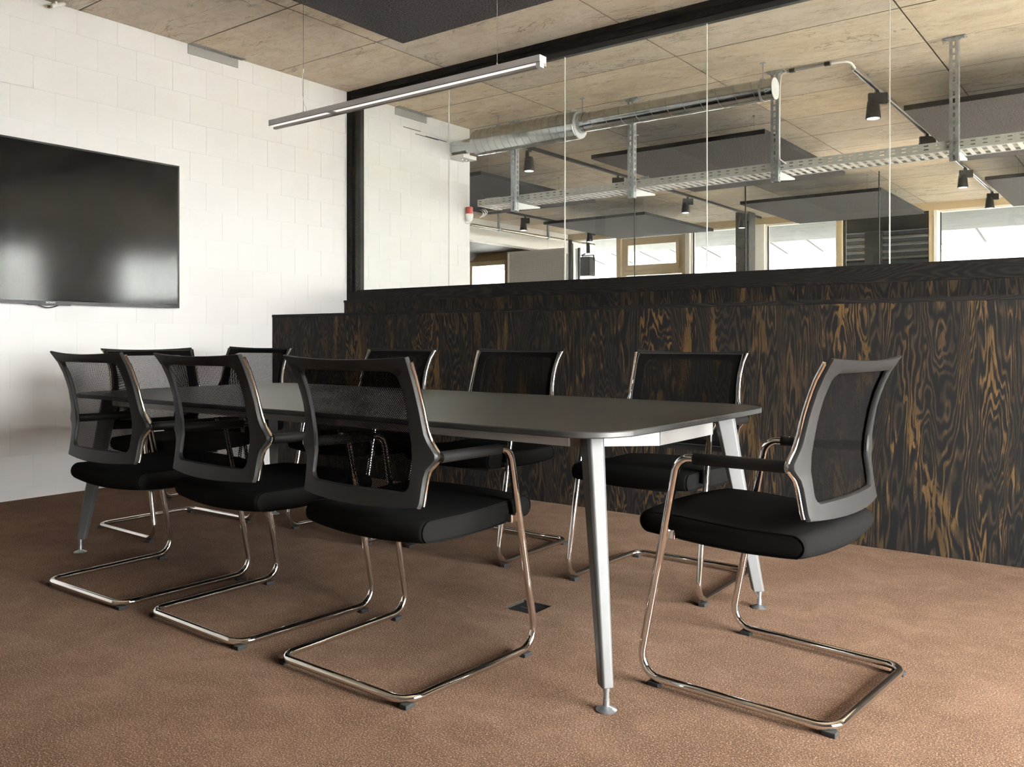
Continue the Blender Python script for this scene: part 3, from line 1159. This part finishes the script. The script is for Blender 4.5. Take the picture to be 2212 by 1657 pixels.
# ---------------------------------------------------------------- ACOUSTIC SAILS
sails = [
    ((-3.72, 1.40), 'dark felt acoustic sail hanging over the conference table in the meeting room', 2.8),
    ((-7.80, 7.39), 'felt sail in the hall partly hidden by the white block wall end', 2.8),
    ((-4.59, 7.42), 'large felt sail in the hall directly behind the ventilation duct', 2.8),
    ((-1.63, 7.35), 'felt sail in the hall at the right edge, behind the hanging channel post', 2.8),
    ((-7.80, 11.18), 'far felt sail in the hall above the hanging loudspeaker', 2.8),
    ((-4.53, 11.13), 'far felt sail in the hall above the corrugated shutter window', 2.8),
    ((-1.60, 11.12), 'far felt sail at the right edge beyond the cable tray', 2.8),
]
for (x, y), lab, z in sails:
    t = thing('acoustic_sail', (x + .9, y + 1.21, ZC), lab, 'acoustic panel', 'grey felt sails hung below the concrete ceiling')
    q = MB().box(-.9, .9, -1.21, 1.21, z - ZC, z - ZC + .003).build('felt_face', M['felt'], t)
    MB().box(-.9, .9, -1.21, 1.21, z - ZC + .003, z - ZC + .042).build('felt_core', M['felt_edge'], t)
    for a in (-.62, .62):
        for b in (-.75, .75):
            MB().tube([(a, b, z - ZC + .042), (a, b, 0)], .0015, 5).lathe([(.012, -.008), (.012, 0)], 8, center=(a, b, 0)).build('hanging_wire', M['track_alu'], t)

# ---------------------------------------------------------------- wall / ceiling brackets
for y0, lab in ((3.52, 'grey steel angle bracket at the wall top left of the glazing'), (5.61, 'grey steel angle bracket at the wall top seen through the glass')):
    t = thing('angle_bracket', (XW, y0, ZC), lab, 'bracket', 'steel angles joining wall and ceiling')
    MB().box(.0015, .008, 0, .42, -.072, -.003).build('wall_flange', M['grey_paint'], t, bevel=.001)
    MB().box(.008, .062, .0, .45, -.009, -.003).build('ceiling_flange', M['grey_paint'], t, bevel=.001)
    for yy in (.12, .34):
        MB().lathe([(.008, -.020), (.008, -.009)], 8, center=(.035, yy, 0)).build('bolt', M['galv'], t)
t = thing('pipe_stub', (XW, 2.53, 3.06), 'small white pipe stub with a brass screw at the ceiling edge, top left', 'pipe')
MB().tube([(.05, .02, -.005), (.05, .10, .036)], .012, 10).build('pipe', M['whiteplastic'], t, smooth=60)
MB().box(.0012, .062, .04, .052, .0, .03).build('clamp', M['whiteplastic'], t)
MB().lathe([(.010, -.020), (.010, -.006)], 8, center=(.05, .004, 0)).build('screw', M['brass'], t)

# ---------------------------------------------------------------- VENTILATION DUCT
dz_, dy_ = 2.872, 6.42
vd = thing('ventilation_duct', (-4.0, dy_, dz_), 'galvanised spiral ventilation duct with thick silencer section under the hall ceiling', 'duct')
ox = 4.0


def helix(x0, x1, r, pitch, rr_):
    n = int((x1 - x0) / pitch * 20)
    return [(x0 + (x1 - x0) * k / n, r * math.cos(2 * PI * k / 20), r * math.sin(2 * PI * k / 20)) for k in range(n + 1)]


MB().lathe([(.068, -5.558 + ox), (.068, -5.25 + ox)], 32, axis='x', center=(0, 0, -.012)).build('inlet_pipe', M['duct'], vd, smooth=60)
MB().lathe([(.073, -5.33 + ox), (.073, -5.262 + ox)], 32, axis='x', center=(0, 0, -.012)).build('collar', M['duct'], vd, smooth=60)
MB().lathe([(.10, -5.262 + ox), (.122, -5.25 + ox), (.122, -4.095 + ox), (.116, -4.09 + ox)], 48, axis='x').build('silencer', M['duct'], vd, smooth=40)
MB().tube(helix(-5.24 + ox, -4.10 + ox, .1225, .078, 0), .0022, 5).build('spiral_seam', M['grey_seam'], vd, smooth=60)
MB().lathe([(.1195, -4.0895 + ox), (.1195, -4.084 + ox)], 40, axis='x').build('end_plate', M['ductcap'], vd, smooth=40)
MB().lathe([(.0, 0), (.03, .006), (.034, .0), (.034, -.02)], 16, center=(-4.155 + ox, -.01, .135), axis='z').build('cap', M['ductcap'], vd, smooth=40)
MB().lathe([(.088, -4.083 + ox), (.088, -4.02 + ox)], 36, axis='x', center=(0, 0, .014)).build('collar', M['duct'], vd, smooth=60)
MB().lathe([(.082, -4.02 + ox), (.082, -2.336 + ox)], 40, axis='x', center=(0, 0, .014)).build('spiral_pipe', M['duct'], vd, smooth=40)
hx = [(a, b, c + .014) for a, b, c in helix(-4.01 + ox, -2.42 + ox, .0825, .145, 0)]
MB().tube(hx, .0022, 5).build('spiral_seam', M['grey_seam'], vd, smooth=60)
MB().lathe([(.0835, -2.39 + ox), (.0845, -2.388 + ox), (.0845, -2.336 + ox)], 40, axis='x', center=(0, 0, .014)).build('collar', M['duct'], vd, smooth=40)
MB().lathe([(.0825, -2.3358 + ox), (.082, -2.331 + ox)], 40, axis='x', center=(0, 0, .014)).build('end_cap', M['ductcap'], vd, smooth=40)
for rx, rad in ((-5.0, .122), (-4.06, .092), (-2.43, .086)):
    x = rx + ox
    q = MB().tube([(x, 0, rad + .01), (x, 0, ZC - dz_ - .004)], .004, 8).box(x - .018, x + .018, -.012, .012, rad - .004 + (.014 if rad < .1 else 0), rad + .018)
    q.box(x - .02, x + .02, -.015, .015, ZC - dz_ - .006, ZC - dz_ - .0015)
    if rad < .1:
        q.lathe([(rad, x - .008), (rad, x + .008)], 32, axis='x', center=(0, 0, .014))
    q.build('pipe_hanger', M['galv'], vd)

# emergency light
t = thing('emergency_light', (XW, 6.37, 2.745), 'small white emergency luminaire on the block wall below the duct end', 'lamp')
MB().box(.0015, .175, 0, .20, 0, .036).build('housing', M['whiteplastic'], t, bevel=.002)
for yy in (.05, .11):
    MB().lathe([(.018, -.022), (.028, -.012), (.028, 0)], 14, center=(.11, yy, 0)).build('lens', M['glass'], t, smooth=50)
    MB().lathe([(.010, -.014), (.018, -.002)], 12, center=(.11, yy, 0)).build('reflector', M['diffuser'], t, smooth=50)

# siren
t = thing('warning_beacon', (XW, 6.62, 2.235), 'small red and white warning beacon fixed to the block wall edge', 'alarm')
MB().lathe([(.030, 0), (.036, .01), (.036, .066), (.030, .07)], 20, center=(.040, 0, 0)).build('red_lens', M['redplastic'], t, smooth=40)
MB().lathe([(.018, -.075), (.032, -.058), (.040, -.025), (.040, 0)], 20, center=(.040, 0, 0)).build('base', M['whiteplastic'], t, smooth=40)
pts = [(.03 + .035 * math.cos(a), -.01, -.055 + .045 * math.sin(a)) for a in [math.radians(180 + 18 * k) for k in range(11)]]
MB().tube(pts, .003, 6).build('cable', M['whiteplastic'], t, smooth=60)

# ---------------------------------------------------------------- HANGING POSTS
def slotted(mb, u0, u1, z0, z1, pitch, sw, sh, place):
    """strip u0..u1 x z0..z1 with a column of slots; place(u,z)->(x,y,z) for front and back"""
    um = (u0 + u1) / 2
    zs_ = [z0]
    z = z0 + pitch / 2
    while z + sh / 2 < z1 - .01:
        zs_ += [z - sh / 2, z + sh / 2]
        z += pitch
    zs_.append(z1)
    cols = [u0, um - sw / 2, um + sw / 2, u1]
    for side in (0, 1):
        vs = [place(u, z, side) for z in zs_ for u in cols]
        fs = []
        for j in range(len(zs_) - 1):
            for i in range(3):
                if i == 1 and j % 2 == 1:
                    continue
                a = j * 4 + i
                fs.append((a, a + 1, a + 5, a + 4))
        mb.add(vs, fs)
    # slot walls
    for j in range(1, len(zs_) - 2, 2):
        a, b = zs_[j], zs_[j + 1]
        for (p, q_) in (((cols[1], a), (cols[2], a)), ((cols[2], a), (cols[2], b)), ((cols[2], b), (cols[1], b)), ((cols[1], b), (cols[1], a))):
            vs = [place(*p, 0), place(*q_, 0), place(*q_, 1), place(*p, 1)]
            mb.add(vs, [(0, 1, 2, 3)])
    vs = [place(u0, z0, 0), place(u0, z1, 0), place(u0, z1, 1), place(u0, z0, 1), place(u1, z0, 0), place(u1, z1, 0), place(u1, z1, 1), place(u1, z0, 1)]
    mb.add(vs, [(0, 1, 2, 3), (4, 7, 6, 5)])


ZPB = 2.225


def make_post(px, label):
    t = thing('hanging_channel_post', (px, 6.68, ZC), label, 'support post', 'slotted steel posts hanging from the hall ceiling')
    H = ZC - ZPB
    q = MB()
    wX, wY, th = .030, .040, .003
    slotted(q, -wX, wX, -H, -.006, .05, .015, .032, lambda u, z, s: (u, -wY / 2 + s * th, z))
    q.build('front_web', M['galv'], t)
    q = MB()
    slotted(q, -wY / 2 + th, wY / 2 + .012, -H, -.006, .05, .012, .030, lambda u, z, s: (wX - s * th, u, z))
    slotted(q, -wY / 2 + th, wY / 2 + .012, -H, -.006, .05, .012, .030, lambda u, z, s: (-wX + s * th, u, z))
    q.build('side_flange', M['galv'], t)
    q = MB().box(-.075, .075, -.03, .05, -.006, -.0015)
    q.prism([(-.03, .05), (-.03, .02), (.05, .05)], -.004, 0) if False else None
    q.build('head_plate', M['galv'], t)
    for s in (-1, 1):
        g = MB()
        g.add([(s * .03, -.018, -.006), (s * .068, -.018, -.006), (s * .03, -.018, -.035), (s * .03, -.014, -.006), (s * .068, -.014, -.006), (s * .03, -.014, -.035)],
              [(0, 1, 2), (3, 5, 4), (0, 3, 4, 1), (1, 4, 5, 2), (2, 5, 3, 0)])
        g.build('gusset', M['galv'], t)
        MB().lathe([(.009, -.016), (.009, -.006)], 6, center=(s * .058, .01, 0)).build('anchor_bolt', M['galv'], t)
    # cantilever arm carrying the tray
    a = MB()
    a.prism([(.02, -H + .012), (.02, -H + .088), (.41, -H + .088), (.41, -H + .075)], -.016, .016, axis='x')
    a.build('cantilever_arm', M['ductcap'], t)
    MB().lathe([(.009, 0), (.009, .006)], 6, center=(0, -wY / 2 - .006, -H + .055), axis='y').build('bolt', M['galv'], t)
    return t


p0 = make_post(-5.003, 'slotted steel hanging post nearest the block wall, below the silencer duct')
for px, lab in ((-3.715, 'second slotted steel hanging post from the left, passing behind the slim duct'),
                (-2.427, 'slotted steel hanging post at the end cap of the duct, with a cable tied on'),
                (-1.150, 'rightmost slotted steel hanging post, standing clear on the bare ceiling'),
                (.13, 'slotted steel hanging post out of sight beyond the right edge')):
    if px < 0:
        dup(p0, (px, 6.68, ZC), 0, lab)

# ---------------------------------------------------------------- CABLE TRAY
tr = thing('cable_tray', (0, 6.72, 2.32), 'perforated galvanised cable tray running the width of the hall', 'cable tray')
X0, X1 = -5.50, .9


def perf_side(y, z0, z1, th):
    """side wall with two rows of slots"""
    q = MB()
    zl = [z0, z0 + .018, z0 + .025, z0 + .043, z0 + .050, z1]
    pitch, slot = .075, .030
    xs_ = [X0]
    x = X0 + .02
    while x + slot < X1:
        xs_ += [x, x + slot]
        x += pitch
    xs_.append(X1)
    for s in (0, 1):
        yy = y + s * th
        vs = [(x, yy, z) for z in zl for x in xs_]
        fs = []
        w_ = len(xs_)
        for j in range(5):
            for i in range(w_ - 1):
                if j in (1, 3) and i % 2 == 1:
                    continue
                a = j * w_ + i
                fs.append((a, a + 1, a + w_ + 1, a + w_))
        q.add(vs, fs)
    q.box(X0, X1, y - .003, y + th + .003, z1, z1 + .003)
    return q


perf_side(0.0, 0, .062, .0015).build('side_wall', M['traymetal'], tr)
perf_side(.30, 0, .062, .0015).build('side_wall', M['traymetal'], tr)
q = MB().box(X0, X1, .0015, .030, 0, .0015).box(X0, X1, .272, .30, 0, .0015)
q.build('base_edge', M['galv'], tr)
q = MB()
x = X0 + .01
while x < X1 - .03:
    q.box(x, x + .030, .03, .272, 0, .0015)
    q.box(x + .034, x + .062, .145, .157, 0, .0015)
    x += .062
tag(q.build('slotted_base', M['bright_steel'], tr), 'bright base with close rows of cross slots', kind='stuff')
q = MB()
for k, (y, r, z) in enumerate(((.06, .008, .012), (.085, .006, .010), (.20, .009, .013))):
    pts = [(X0 + .02 + (X1 - X0 - .04) * i / 40, y + .008 * math.sin(i * 1.3 + k), z) for i in range(41)]
    q.tube(pts, r, 6)
q.build('cable', M['whiteplastic'], tr, smooth=60)
for (jx0, jy) in ((-3.98, .31), (-3.82, .31)):
    q = MB().box(jx0, jx0 + .09, jy, jy + .003, .055, .155)
    q.build('joiner_plate', M['traymetal'], tr)
    q = MB()
    for a in range(0, 360, 45):
        ca, sa = math.cos(math.radians(a)), math.sin(math.radians(a))
        cx, cz = jx0 + .045, .105
        pa, pb = (cx + ca * .014, cz + sa * .014), (cx + ca * .036, cz + sa * .036)
        nx_, nz_ = -sa * .002, ca * .002
        q.add([(pa[0] + nx_, jy - .0006, pa[1] + nz_), (pb[0] + nx_, jy - .0006, pb[1] + nz_), (pb[0] - nx_, jy - .0006, pb[1] - nz_), (pa[0] - nx_, jy - .0006, pa[1] - nz_)], [(0, 1, 2, 3)])
    q.build('slot_star', M['blackmetal'], tr)
# junction box and loose cables at the tray's left end
t = thing('junction_box', (-5.50, 7.035, 2.322), 'small grey junction box with looping cables at the left end of the cable tray', 'junction box')
MB().box(-.16, .03, 0, .06, 0, .138).build('housing', M['grey_paint'], t, bevel=.003)
for k in range(3):
    pts = [(-.13 + .05 * math.sin(a), -.06 - k * .03, .02 - .08 * a / 3 - .01 * k) for a in [i * .35 for i in range(10)]]
    MB().tube(pts, .005, 6).build('cable', M['whiteplastic'], t, smooth=60)
# conduit
t = thing('ceiling_conduit', (-2.13, 6.70, ZC), 'grey cable conduit on the ceiling from the post to the spotlight track', 'conduit')
MB().tube([(-.21, 0, -.014), (.13, 0, -.014)], .011, 10).build('pipe', M['grey_paint'], t, smooth=60)
MB().tube(fillet([(.12, 0, -.016), (.26, .02, -.02), (.27, .12, -.05)], .05, 6), .009, 8).build('flexible_end', M['whiteplastic'], t, smooth=60)
MB().tube(fillet([(-.2, 0, -.016), (-.255, -.01, -.03), (-.258, -.03, -.16), (-.262, -.035, -.5), (-.262, -.035, -.70), (-.22, .03, -.74)], .03, 5), .005, 7).build('cable', M['whiteplastic'], t, smooth=60)
for x in (-.17, .1):
    MB().box(x - .02, x + .02, -.014, .014, -.028, -.0015).build('clip', M['track_dark'], t)

# ---------------------------------------------------------------- SPOT TRACKS
for X_, mt, lab, Y0 in ((-1.87, 'track_alu', 'bright metal lighting track at the right side of the hall ceiling', 6.82), (-5.45, 'track_dark', 'dark lighting track behind the duct, left of the middle sail', 6.9), (-8.5, 'track_dark', 'dark lighting track farthest left in the hall', 8.5)):
    t = thing('lighting_track', (X_, Y0, ZC), lab, 'lighting track', 'spotlight tracks under the hall ceiling')
    LN = 14.3 - Y0
    MB().box(-.018, .018, 0, LN, -.060, -.026).build('rail', M[mt], t, bevel=.002)
    MB().box(-.007, .007, .02, LN - .02, -.0615, -.0605).build('groove', M['blackmetal'], t)
    k = .4
    while k < LN:
        MB().box(-.012, .012, k - .015, k + .015, -.0255, -.0015).build('ceiling_clip', M['galv'], t)
        k += 1.6


def make_spot(loc, label, rz=0, tilt=0):
    t = thing('track_spotlight', loc, label, 'spotlight', 'black track spotlights in the hall', rz)
    MB().box(-.013, .013, -.02, .02, -.030, -.001).build('track_adapter', M['blackmetal'], t)
    MB().box(-.075, .075, -.045, -.010, -.120, -.030).build('driver_box', M['blackmetal'], t, bevel=.002)
    q = MB().lathe([(.040, .004), (.046, -.008), (.060, -.140), (.060, -.148), (.050, -.148)], 24, center=(-.03, -.005, -.085))
    q.build('lamp_head', M['blackmetal'], t, smooth=40)
    MB().lathe([(.049, -.1485), (.020, -.1495)], 24, center=(-.03, -.005, -.085)).build('lamp_glass', M['lampface'], t, smooth=40)
    return t


s0 = make_spot((-1.87, 7.50, ZC - .06), 'black spotlight on the bright track, largest and nearest, below the conduit end', .5)
for loc, lab, rz in (
        ((-1.87, 9.40, ZC - .06), 'black spotlight on the bright track half hidden behind the cable tray side', .5),
        ((-1.87, 11.55, ZC - .06), 'black spotlight on the bright track just below the cable tray at right', .5),
        ((-1.87, 13.60, ZC - .06), 'farthest black spotlight on the bright track, before the right window', .5),
        ((-5.45, 7.55, ZC - .06), 'black spotlight beside the first hanging post, under the silencer duct', -.9),
        ((-5.45, 9.45, ZC - .06), 'black spotlight on the middle track, mostly hidden above the cable tray', .6),
        ((-5.45, 11.45, ZC - .06), 'black spotlight on the middle track left of the far window column', .6),
        ((-5.45, 13.55, ZC - .06), 'farthest black spotlight on the middle track, right at the dark column', .6),
        ((-8.5, 11.65, ZC - .06), 'black spotlight on the left track above the pale pipe rail', .6),
        ((-8.5, 13.75, ZC - .06), 'small black spotlight above the hanging loudspeaker', .6)):
    dup(s0, loc, rz, lab)

# ---------------------------------------------------------------- PIPE RAIL + SPEAKER
t = thing('pipe_rail', (-8.81, 10.6, ZC), 'pale steel pipe rail hung below the hall ceiling along the white beam', 'pipe')
MB().tube([(0, 0, -.285), (0, 3.75, -.285)], .026, 14).build('pipe', M['rail_white'], t, smooth=60)
for y in (.72, 2.17, 3.5):
    q = MB().box(-.016, .016, y - .016, y + .016, -.25, -.0015).lathe([(.036, y - .02), (.036, y + .02)], 14, axis='y', center=(0, 0, -.285))
    q.build('hanger', M['galv'], t)
t = thing('loudspeaker', (-8.74, 14.02, 2.79), 'small black loudspeaker hanging from the pipe rail before the far windows', 'loudspeaker')
MB().box(-.028, .028, -.02, .02, -.16, .03).tube([(-.05, -.02, -.17), (-.14, -.02, -.20)], .012, 8).build('clamp', M['blackmetal'], t)
MB().box(-.13, -.115, -.015, .015, -.40, -.20).box(.115, .13, -.015, .015, -.30, -.20).box(-.13, .13, -.015, .015, -.215, -.20).lathe([(.022, -.165), (.022, -.13)], 12, axis='x', center=(0, 0, -.40)).build('yoke', M['blackmetal'], t)
q = MB()
q.prism([(-.115, -.13), (.115, -.13), (.085, .12), (-.085, .12)], -.60, -.24)
q.build('cabinet', M['frame_plastic'], t, bevel=.006)
MB().box(-.10, .10, -.134, -.131, -.585, -.255).build('grille', M['track_dark'], t)

# ---------------------------------------------------------------- HALL: beam wall at left, room beyond
bw = struct('wall_hall_left', MB().box(-9.75, -9.58, 5.2, 13.88, 2.72, ZC).box(-9.75, -9.58, 13.886, 14.6, 2.72, ZC), M['white'], 'white painted beam over the wide opening at the left of the hall', 'beam')
MB().box(-9.77, -9.56, 5.2, 14.6, 2.712, 2.7195).build('trim', M['cream'], bw)
struct('wall_hall_side', MB().box(-14.5, -5.8, 5.05, 5.2, 0, ZC), M['white'], 'hall wall hidden behind the block wall', 'wall')
struct('wall_far_left', MB().box(-14.6, -14.5, 5.2, 14.9, 0, ZC), M['dark_soffit'], 'dark end wall of the side room', 'wall')
sf = struct('ceiling_side_room', MB().box(-14.5, -9.76, 5.2, 14.6, 2.86, 2.95), M['dark_soffit'], 'dark lined low ceiling of the side room', 'ceiling')
q = MB()
q.prism([(-14.5, 2.70), (-12.10, 2.70), (-11.90, 2.859), (-14.5, 2.859)], 13.4, 14.59, axis='y')
q.build('bulkhead', M['dark_soffit'], sf)

# ---- far window wall, Y=14.6
FY = 14.6
wf = struct('wall_far', MB().box(-14.5, 4.6, FY, FY + .25, 0, 1.0), M['white'], 'far window wall of the hall with pale timber frames', 'wall')
MB().box(-9.58, 4.6, FY, FY + .24, 2.985, ZC).build('header', M['tan'], wf)
MB().box(-11.15, -9.58, FY, FY + .24, 1.0, 2.86).box(-14.5, -12.3, FY, FY + .24, 1.0, 2.86).box(-12.3, -11.15, FY, FY + .24, 2.68, 2.86).build('timber_lining', M['tan_dark'], wf)
MB().box(-9.70, -9.56, FY - .02, FY + .24, 1.0, 2.985).build('post', M['cream'], wf)
MB().box(-8.45, -8.36, FY - .01, FY + .24, 1.0, 2.985).build('post', M['tan'], wf)
MB().box(-7.06, -6.99, FY - .01, FY + .24, 1.0, 2.985).build('post', M['tan'], wf)
MB().box(-6.99, -6.905, FY - .02, FY + .24, 1.0, 2.985).build('post', M['cream'], wf)
MB().box(-5.92, -5.50, FY - .01, FY + .24, 1.0, 2.985).build('post', M['cream'], wf)
MB().box(-4.27, -4.185, FY - .01, FY + .24, 1.0, 2.985).build('post', M['tan'], wf)
MB().box(-2.87, -2.80, FY - .01, FY + .24, 1.0, 2.985).build('post', M['tan'], wf)
MB().box(-2.80, -2.755, FY - .02, FY + .24, 1.0, 2.985).build('post', M['cream'], wf)
MB().box(-.2, 0, FY - .02, FY + .24, 1.0, 2.985).box(2.6, 4.6, FY - .02, FY + .24, 1.0, 2.985).build('post', M['cream'], wf)


def fwin(n, x0, x1, z0, z1, fm, label, fw=.03, gap_dark=True):
    t = thing('window_%d' % n, (x0, FY + .1, z0), label, 'window')
    t['kind'] = 'structure'
    ring(0, x1 - x0, 0, z1 - z0, fw, -.05, .05).build('frame', fm, t)
    MB().box(fw, x1 - x0 - fw, 0, .008, fw, z1 - z0 - fw).build('pane', M['glass'], t)
    if gap_dark:
        MB().box(fw, fw + .014, -.03, -.001, fw, z1 - z0 - fw).build('seal', M['rubber'], t)
    return t


fwin(5, -9.56, -8.45, 1.0, 2.985, M['cream'], 'far hall window behind the hanging loudspeaker')
t = fwin(6, -8.36, -7.06, 2.215, 2.93, M['tan'], 'small timber tilt window above a transom in the far wall', .085)
ring(.085, 1.215, .085, .63, .055, -.07, -.045, .11).build('sash', M['tan'], t)
fwin(7, -8.36, -7.06, 1.0, 2.20, M['tan'], 'lower pane beneath the small timber tilt window', .03)
fwin(8, -6.905, -5.92, 1.0, 2.985, M['cream'], 'far hall window directly left of the dark column')
fwin(9, -5.50, -4.27, 1.0, 2.985, M['cream'], 'far hall window directly right of the dark column')
fwin(10, -4.185, -2.87, 1.0, 2.985, M['track_dark'], 'far hall window with corrugated steel cladding behind it', .02)
fwin(11, -2.755, -.2, 1.0, 2.985, M['cream'], 'wide bright far hall window at the right edge')
fwin(12, 0, 2.6, 1.0, 2.985, M['cream'], 'far hall window beyond the right edge')
fwin(13, -12.3, -11.15, 1.0, 2.68, M['tan'], 'timber window of the side room at the left end', .09)

# dark column
cl = struct('column', MB().box(-5.66, -5.43, 13.72, 14.0, 0, ZC - .002), M['dark_concrete'], 'dark board marked concrete column before the far windows', 'column')

# second glass screen under the tray
t = thing('glass_screen', (0, 7.12, 0), 'frameless glass screen with dark joints standing below the cable tray in the hall', 'partition')
jx = [-4.68, -3.93, -2.85, -1.76, -.68, .40]
for a, b in zip(jx[:-1], jx[1:]):
    MB().box(a + .004, b - .004, 0, .012, .0, 2.30).build('glass_pane', M['glass'], t)
for x in jx[1:-1]:
    MB().box(x - .0035, x + .0035, -.0005, .0125, 0, 2.30).build('joint', M['dark_edge'], t)

# perforated panel and slim columns at the left of the hall
t = thing('perforated_screen', (-7.815, 11.0, 1.19), 'tall grey perforated metal screen standing at the left of the hall', 'screen')
ring(-.555, .555, -1.19, 1.19, .030, -.02, .02).build('frame', M['perf_edge'], t)
MB().box(-.525, .525, -.008, .008, -1.16, 1.16).build('perforated_sheet', M['perf'], t)
MB().box(-.5, -.4, -.2, .2, -1.19, -1.17).box(.4, .5, -.2, .2, -1.19, -1.17).build('foot', M['perf_edge'], t)
t = thing('slim_column', (-7.19, 11.02, 0), 'slim black upright beside the perforated screen', 'column')
MB().box(-.022, .022, -.02, .02, 0, 2.50).box(-.1, .1, -.1, .1, 0, .02).build('upright', M['blackmetal'], t)
t = thing('slim_column', (-7.075, 11.05, 0), 'slim rounded black and white upright, right of the perforated screen', 'column')
MB().tube([(-.012, 0, 0), (-.012, 0, 2.36)], .024, 14).build('white_tube', M['whiteplastic'], t, smooth=50)
MB().tube([(.025, 0, 0), (.025, 0, 2.37)], .022, 14).build('black_tube', M['blackmetal'], t, smooth=50)

# ---------------------------------------------------------------- OUTSIDE
o = struct('ground', MB().box(-45, 35, 14.9, 70, -.3, -.1).box(4.7, 45, -25, 14.9, -.3, -.1).box(2.05, 4.7, -25, 5.0, -.3, -.1), M['ground'], 'paved ground outside', 'ground')
struct('roof_overhang', MB().box(-20, 12, 14.9, 18.0, 3.05, 3.35), M['soffit'], 'grey concrete roof overhang outside the far windows', 'roof')
cn = thing('canopy_roof', (0, 18.3, 4.25), 'white ribbed canopy roof sloping away outside the far windows', 'roof')
q = MB()
q.add([(-22, 0, .35), (14, 0, .35), (14, 7.2, -.70), (-22, 7.2, -.70), (-22, 0, .36), (14, 0, .36), (14, 7.2, -.69), (-22, 7.2, -.69)],
      [(0, 1, 2, 3), (4, 7, 6, 5), (0, 4, 5, 1), (1, 5, 6, 2), (2, 6, 7, 3), (3, 7, 4, 0)])
q.build('roof_sheet', M['canopy'], cn)
rb = MB().box(-.02, .02, 0, 7.2, -.02, 0)
for v in range(len(rb.v)):
    x, y, z = rb.v[v]
    rb.v[v] = (x, y, z + .345 - y * 1.05 / 7.2)
rbm = rb.mesh('rib', M['rib'])
x = -21.5
while x < 13:
    o = bpy.data.objects.new('rib', rbm)
    S.collection.objects.link(o)
    o.parent = cn
    o.location = (x, 0, 0)
    x += 1.05
MB().box(-22, 14, 7.2, 7.35, -.86, -.68).build('gutter', M['whiteplastic'], cn)
struct('wall_outside', MB().box(-22, 14, 25.7, 26.0, -.1, 3.6), M['greywall'], 'pale wall of the neighbouring building', 'wall')

struct('wall_outside', MB().box(13, 14, 5.5, 25, -.1, 5.5), M['white'], 'pale building added out of view to cut sky light through the side windows', 'wall')  # added block, out of view, keeps low sky off the white block wall
# corrugated cladding seen through window 10
t = thing('corrugated_cladding', (-3.5, 15.35, 0), 'dark grey corrugated steel cladding outside the far window', 'cladding')
pit = .1175
for (a, b) in ((-4.46, -4.0), (-3.73, -2.96)):
    q = MB()
    vs, fs = [], []
    k = 0
    z = 1.0
    rows = []
    while z < 2.80:
        rows.append((z, -.050 * abs(math.sin(PI * (z - 2.755) / pit))))
        z += pit / 12
    for (z, d) in rows:
        vs += [(a + 3.5, d, z), (b + 3.5, d, z)]
    fs = [(2 * i, 2 * i + 1, 2 * i + 3, 2 * i + 2) for i in range(len(rows) - 1)]
    q.add(vs, fs)
    q.build('corrugated_sheet', M['shutter'], t, smooth=80)
MB().box(-4.01 + 3.5, -3.74 + 3.5, -.06, .05, 0, 2.80).build('post', M['dark_soffit'], t)
MB().box(-4.46 + 3.5, -2.96 + 3.5, -.10, .25, 2.80, 3.05).build('roller_box', M['rail_metal'], t)
MB().box(-4.46 + 3.5, -2.96 + 3.5, .05, .25, 0, 2.80).build('backing', M['dark_soffit'], t)
MB().box(-4.46 + 3.5, -2.96 + 3.5, -.08, .04, 2.19, 2.29).build('lower_channel', M['rail_metal'], t)
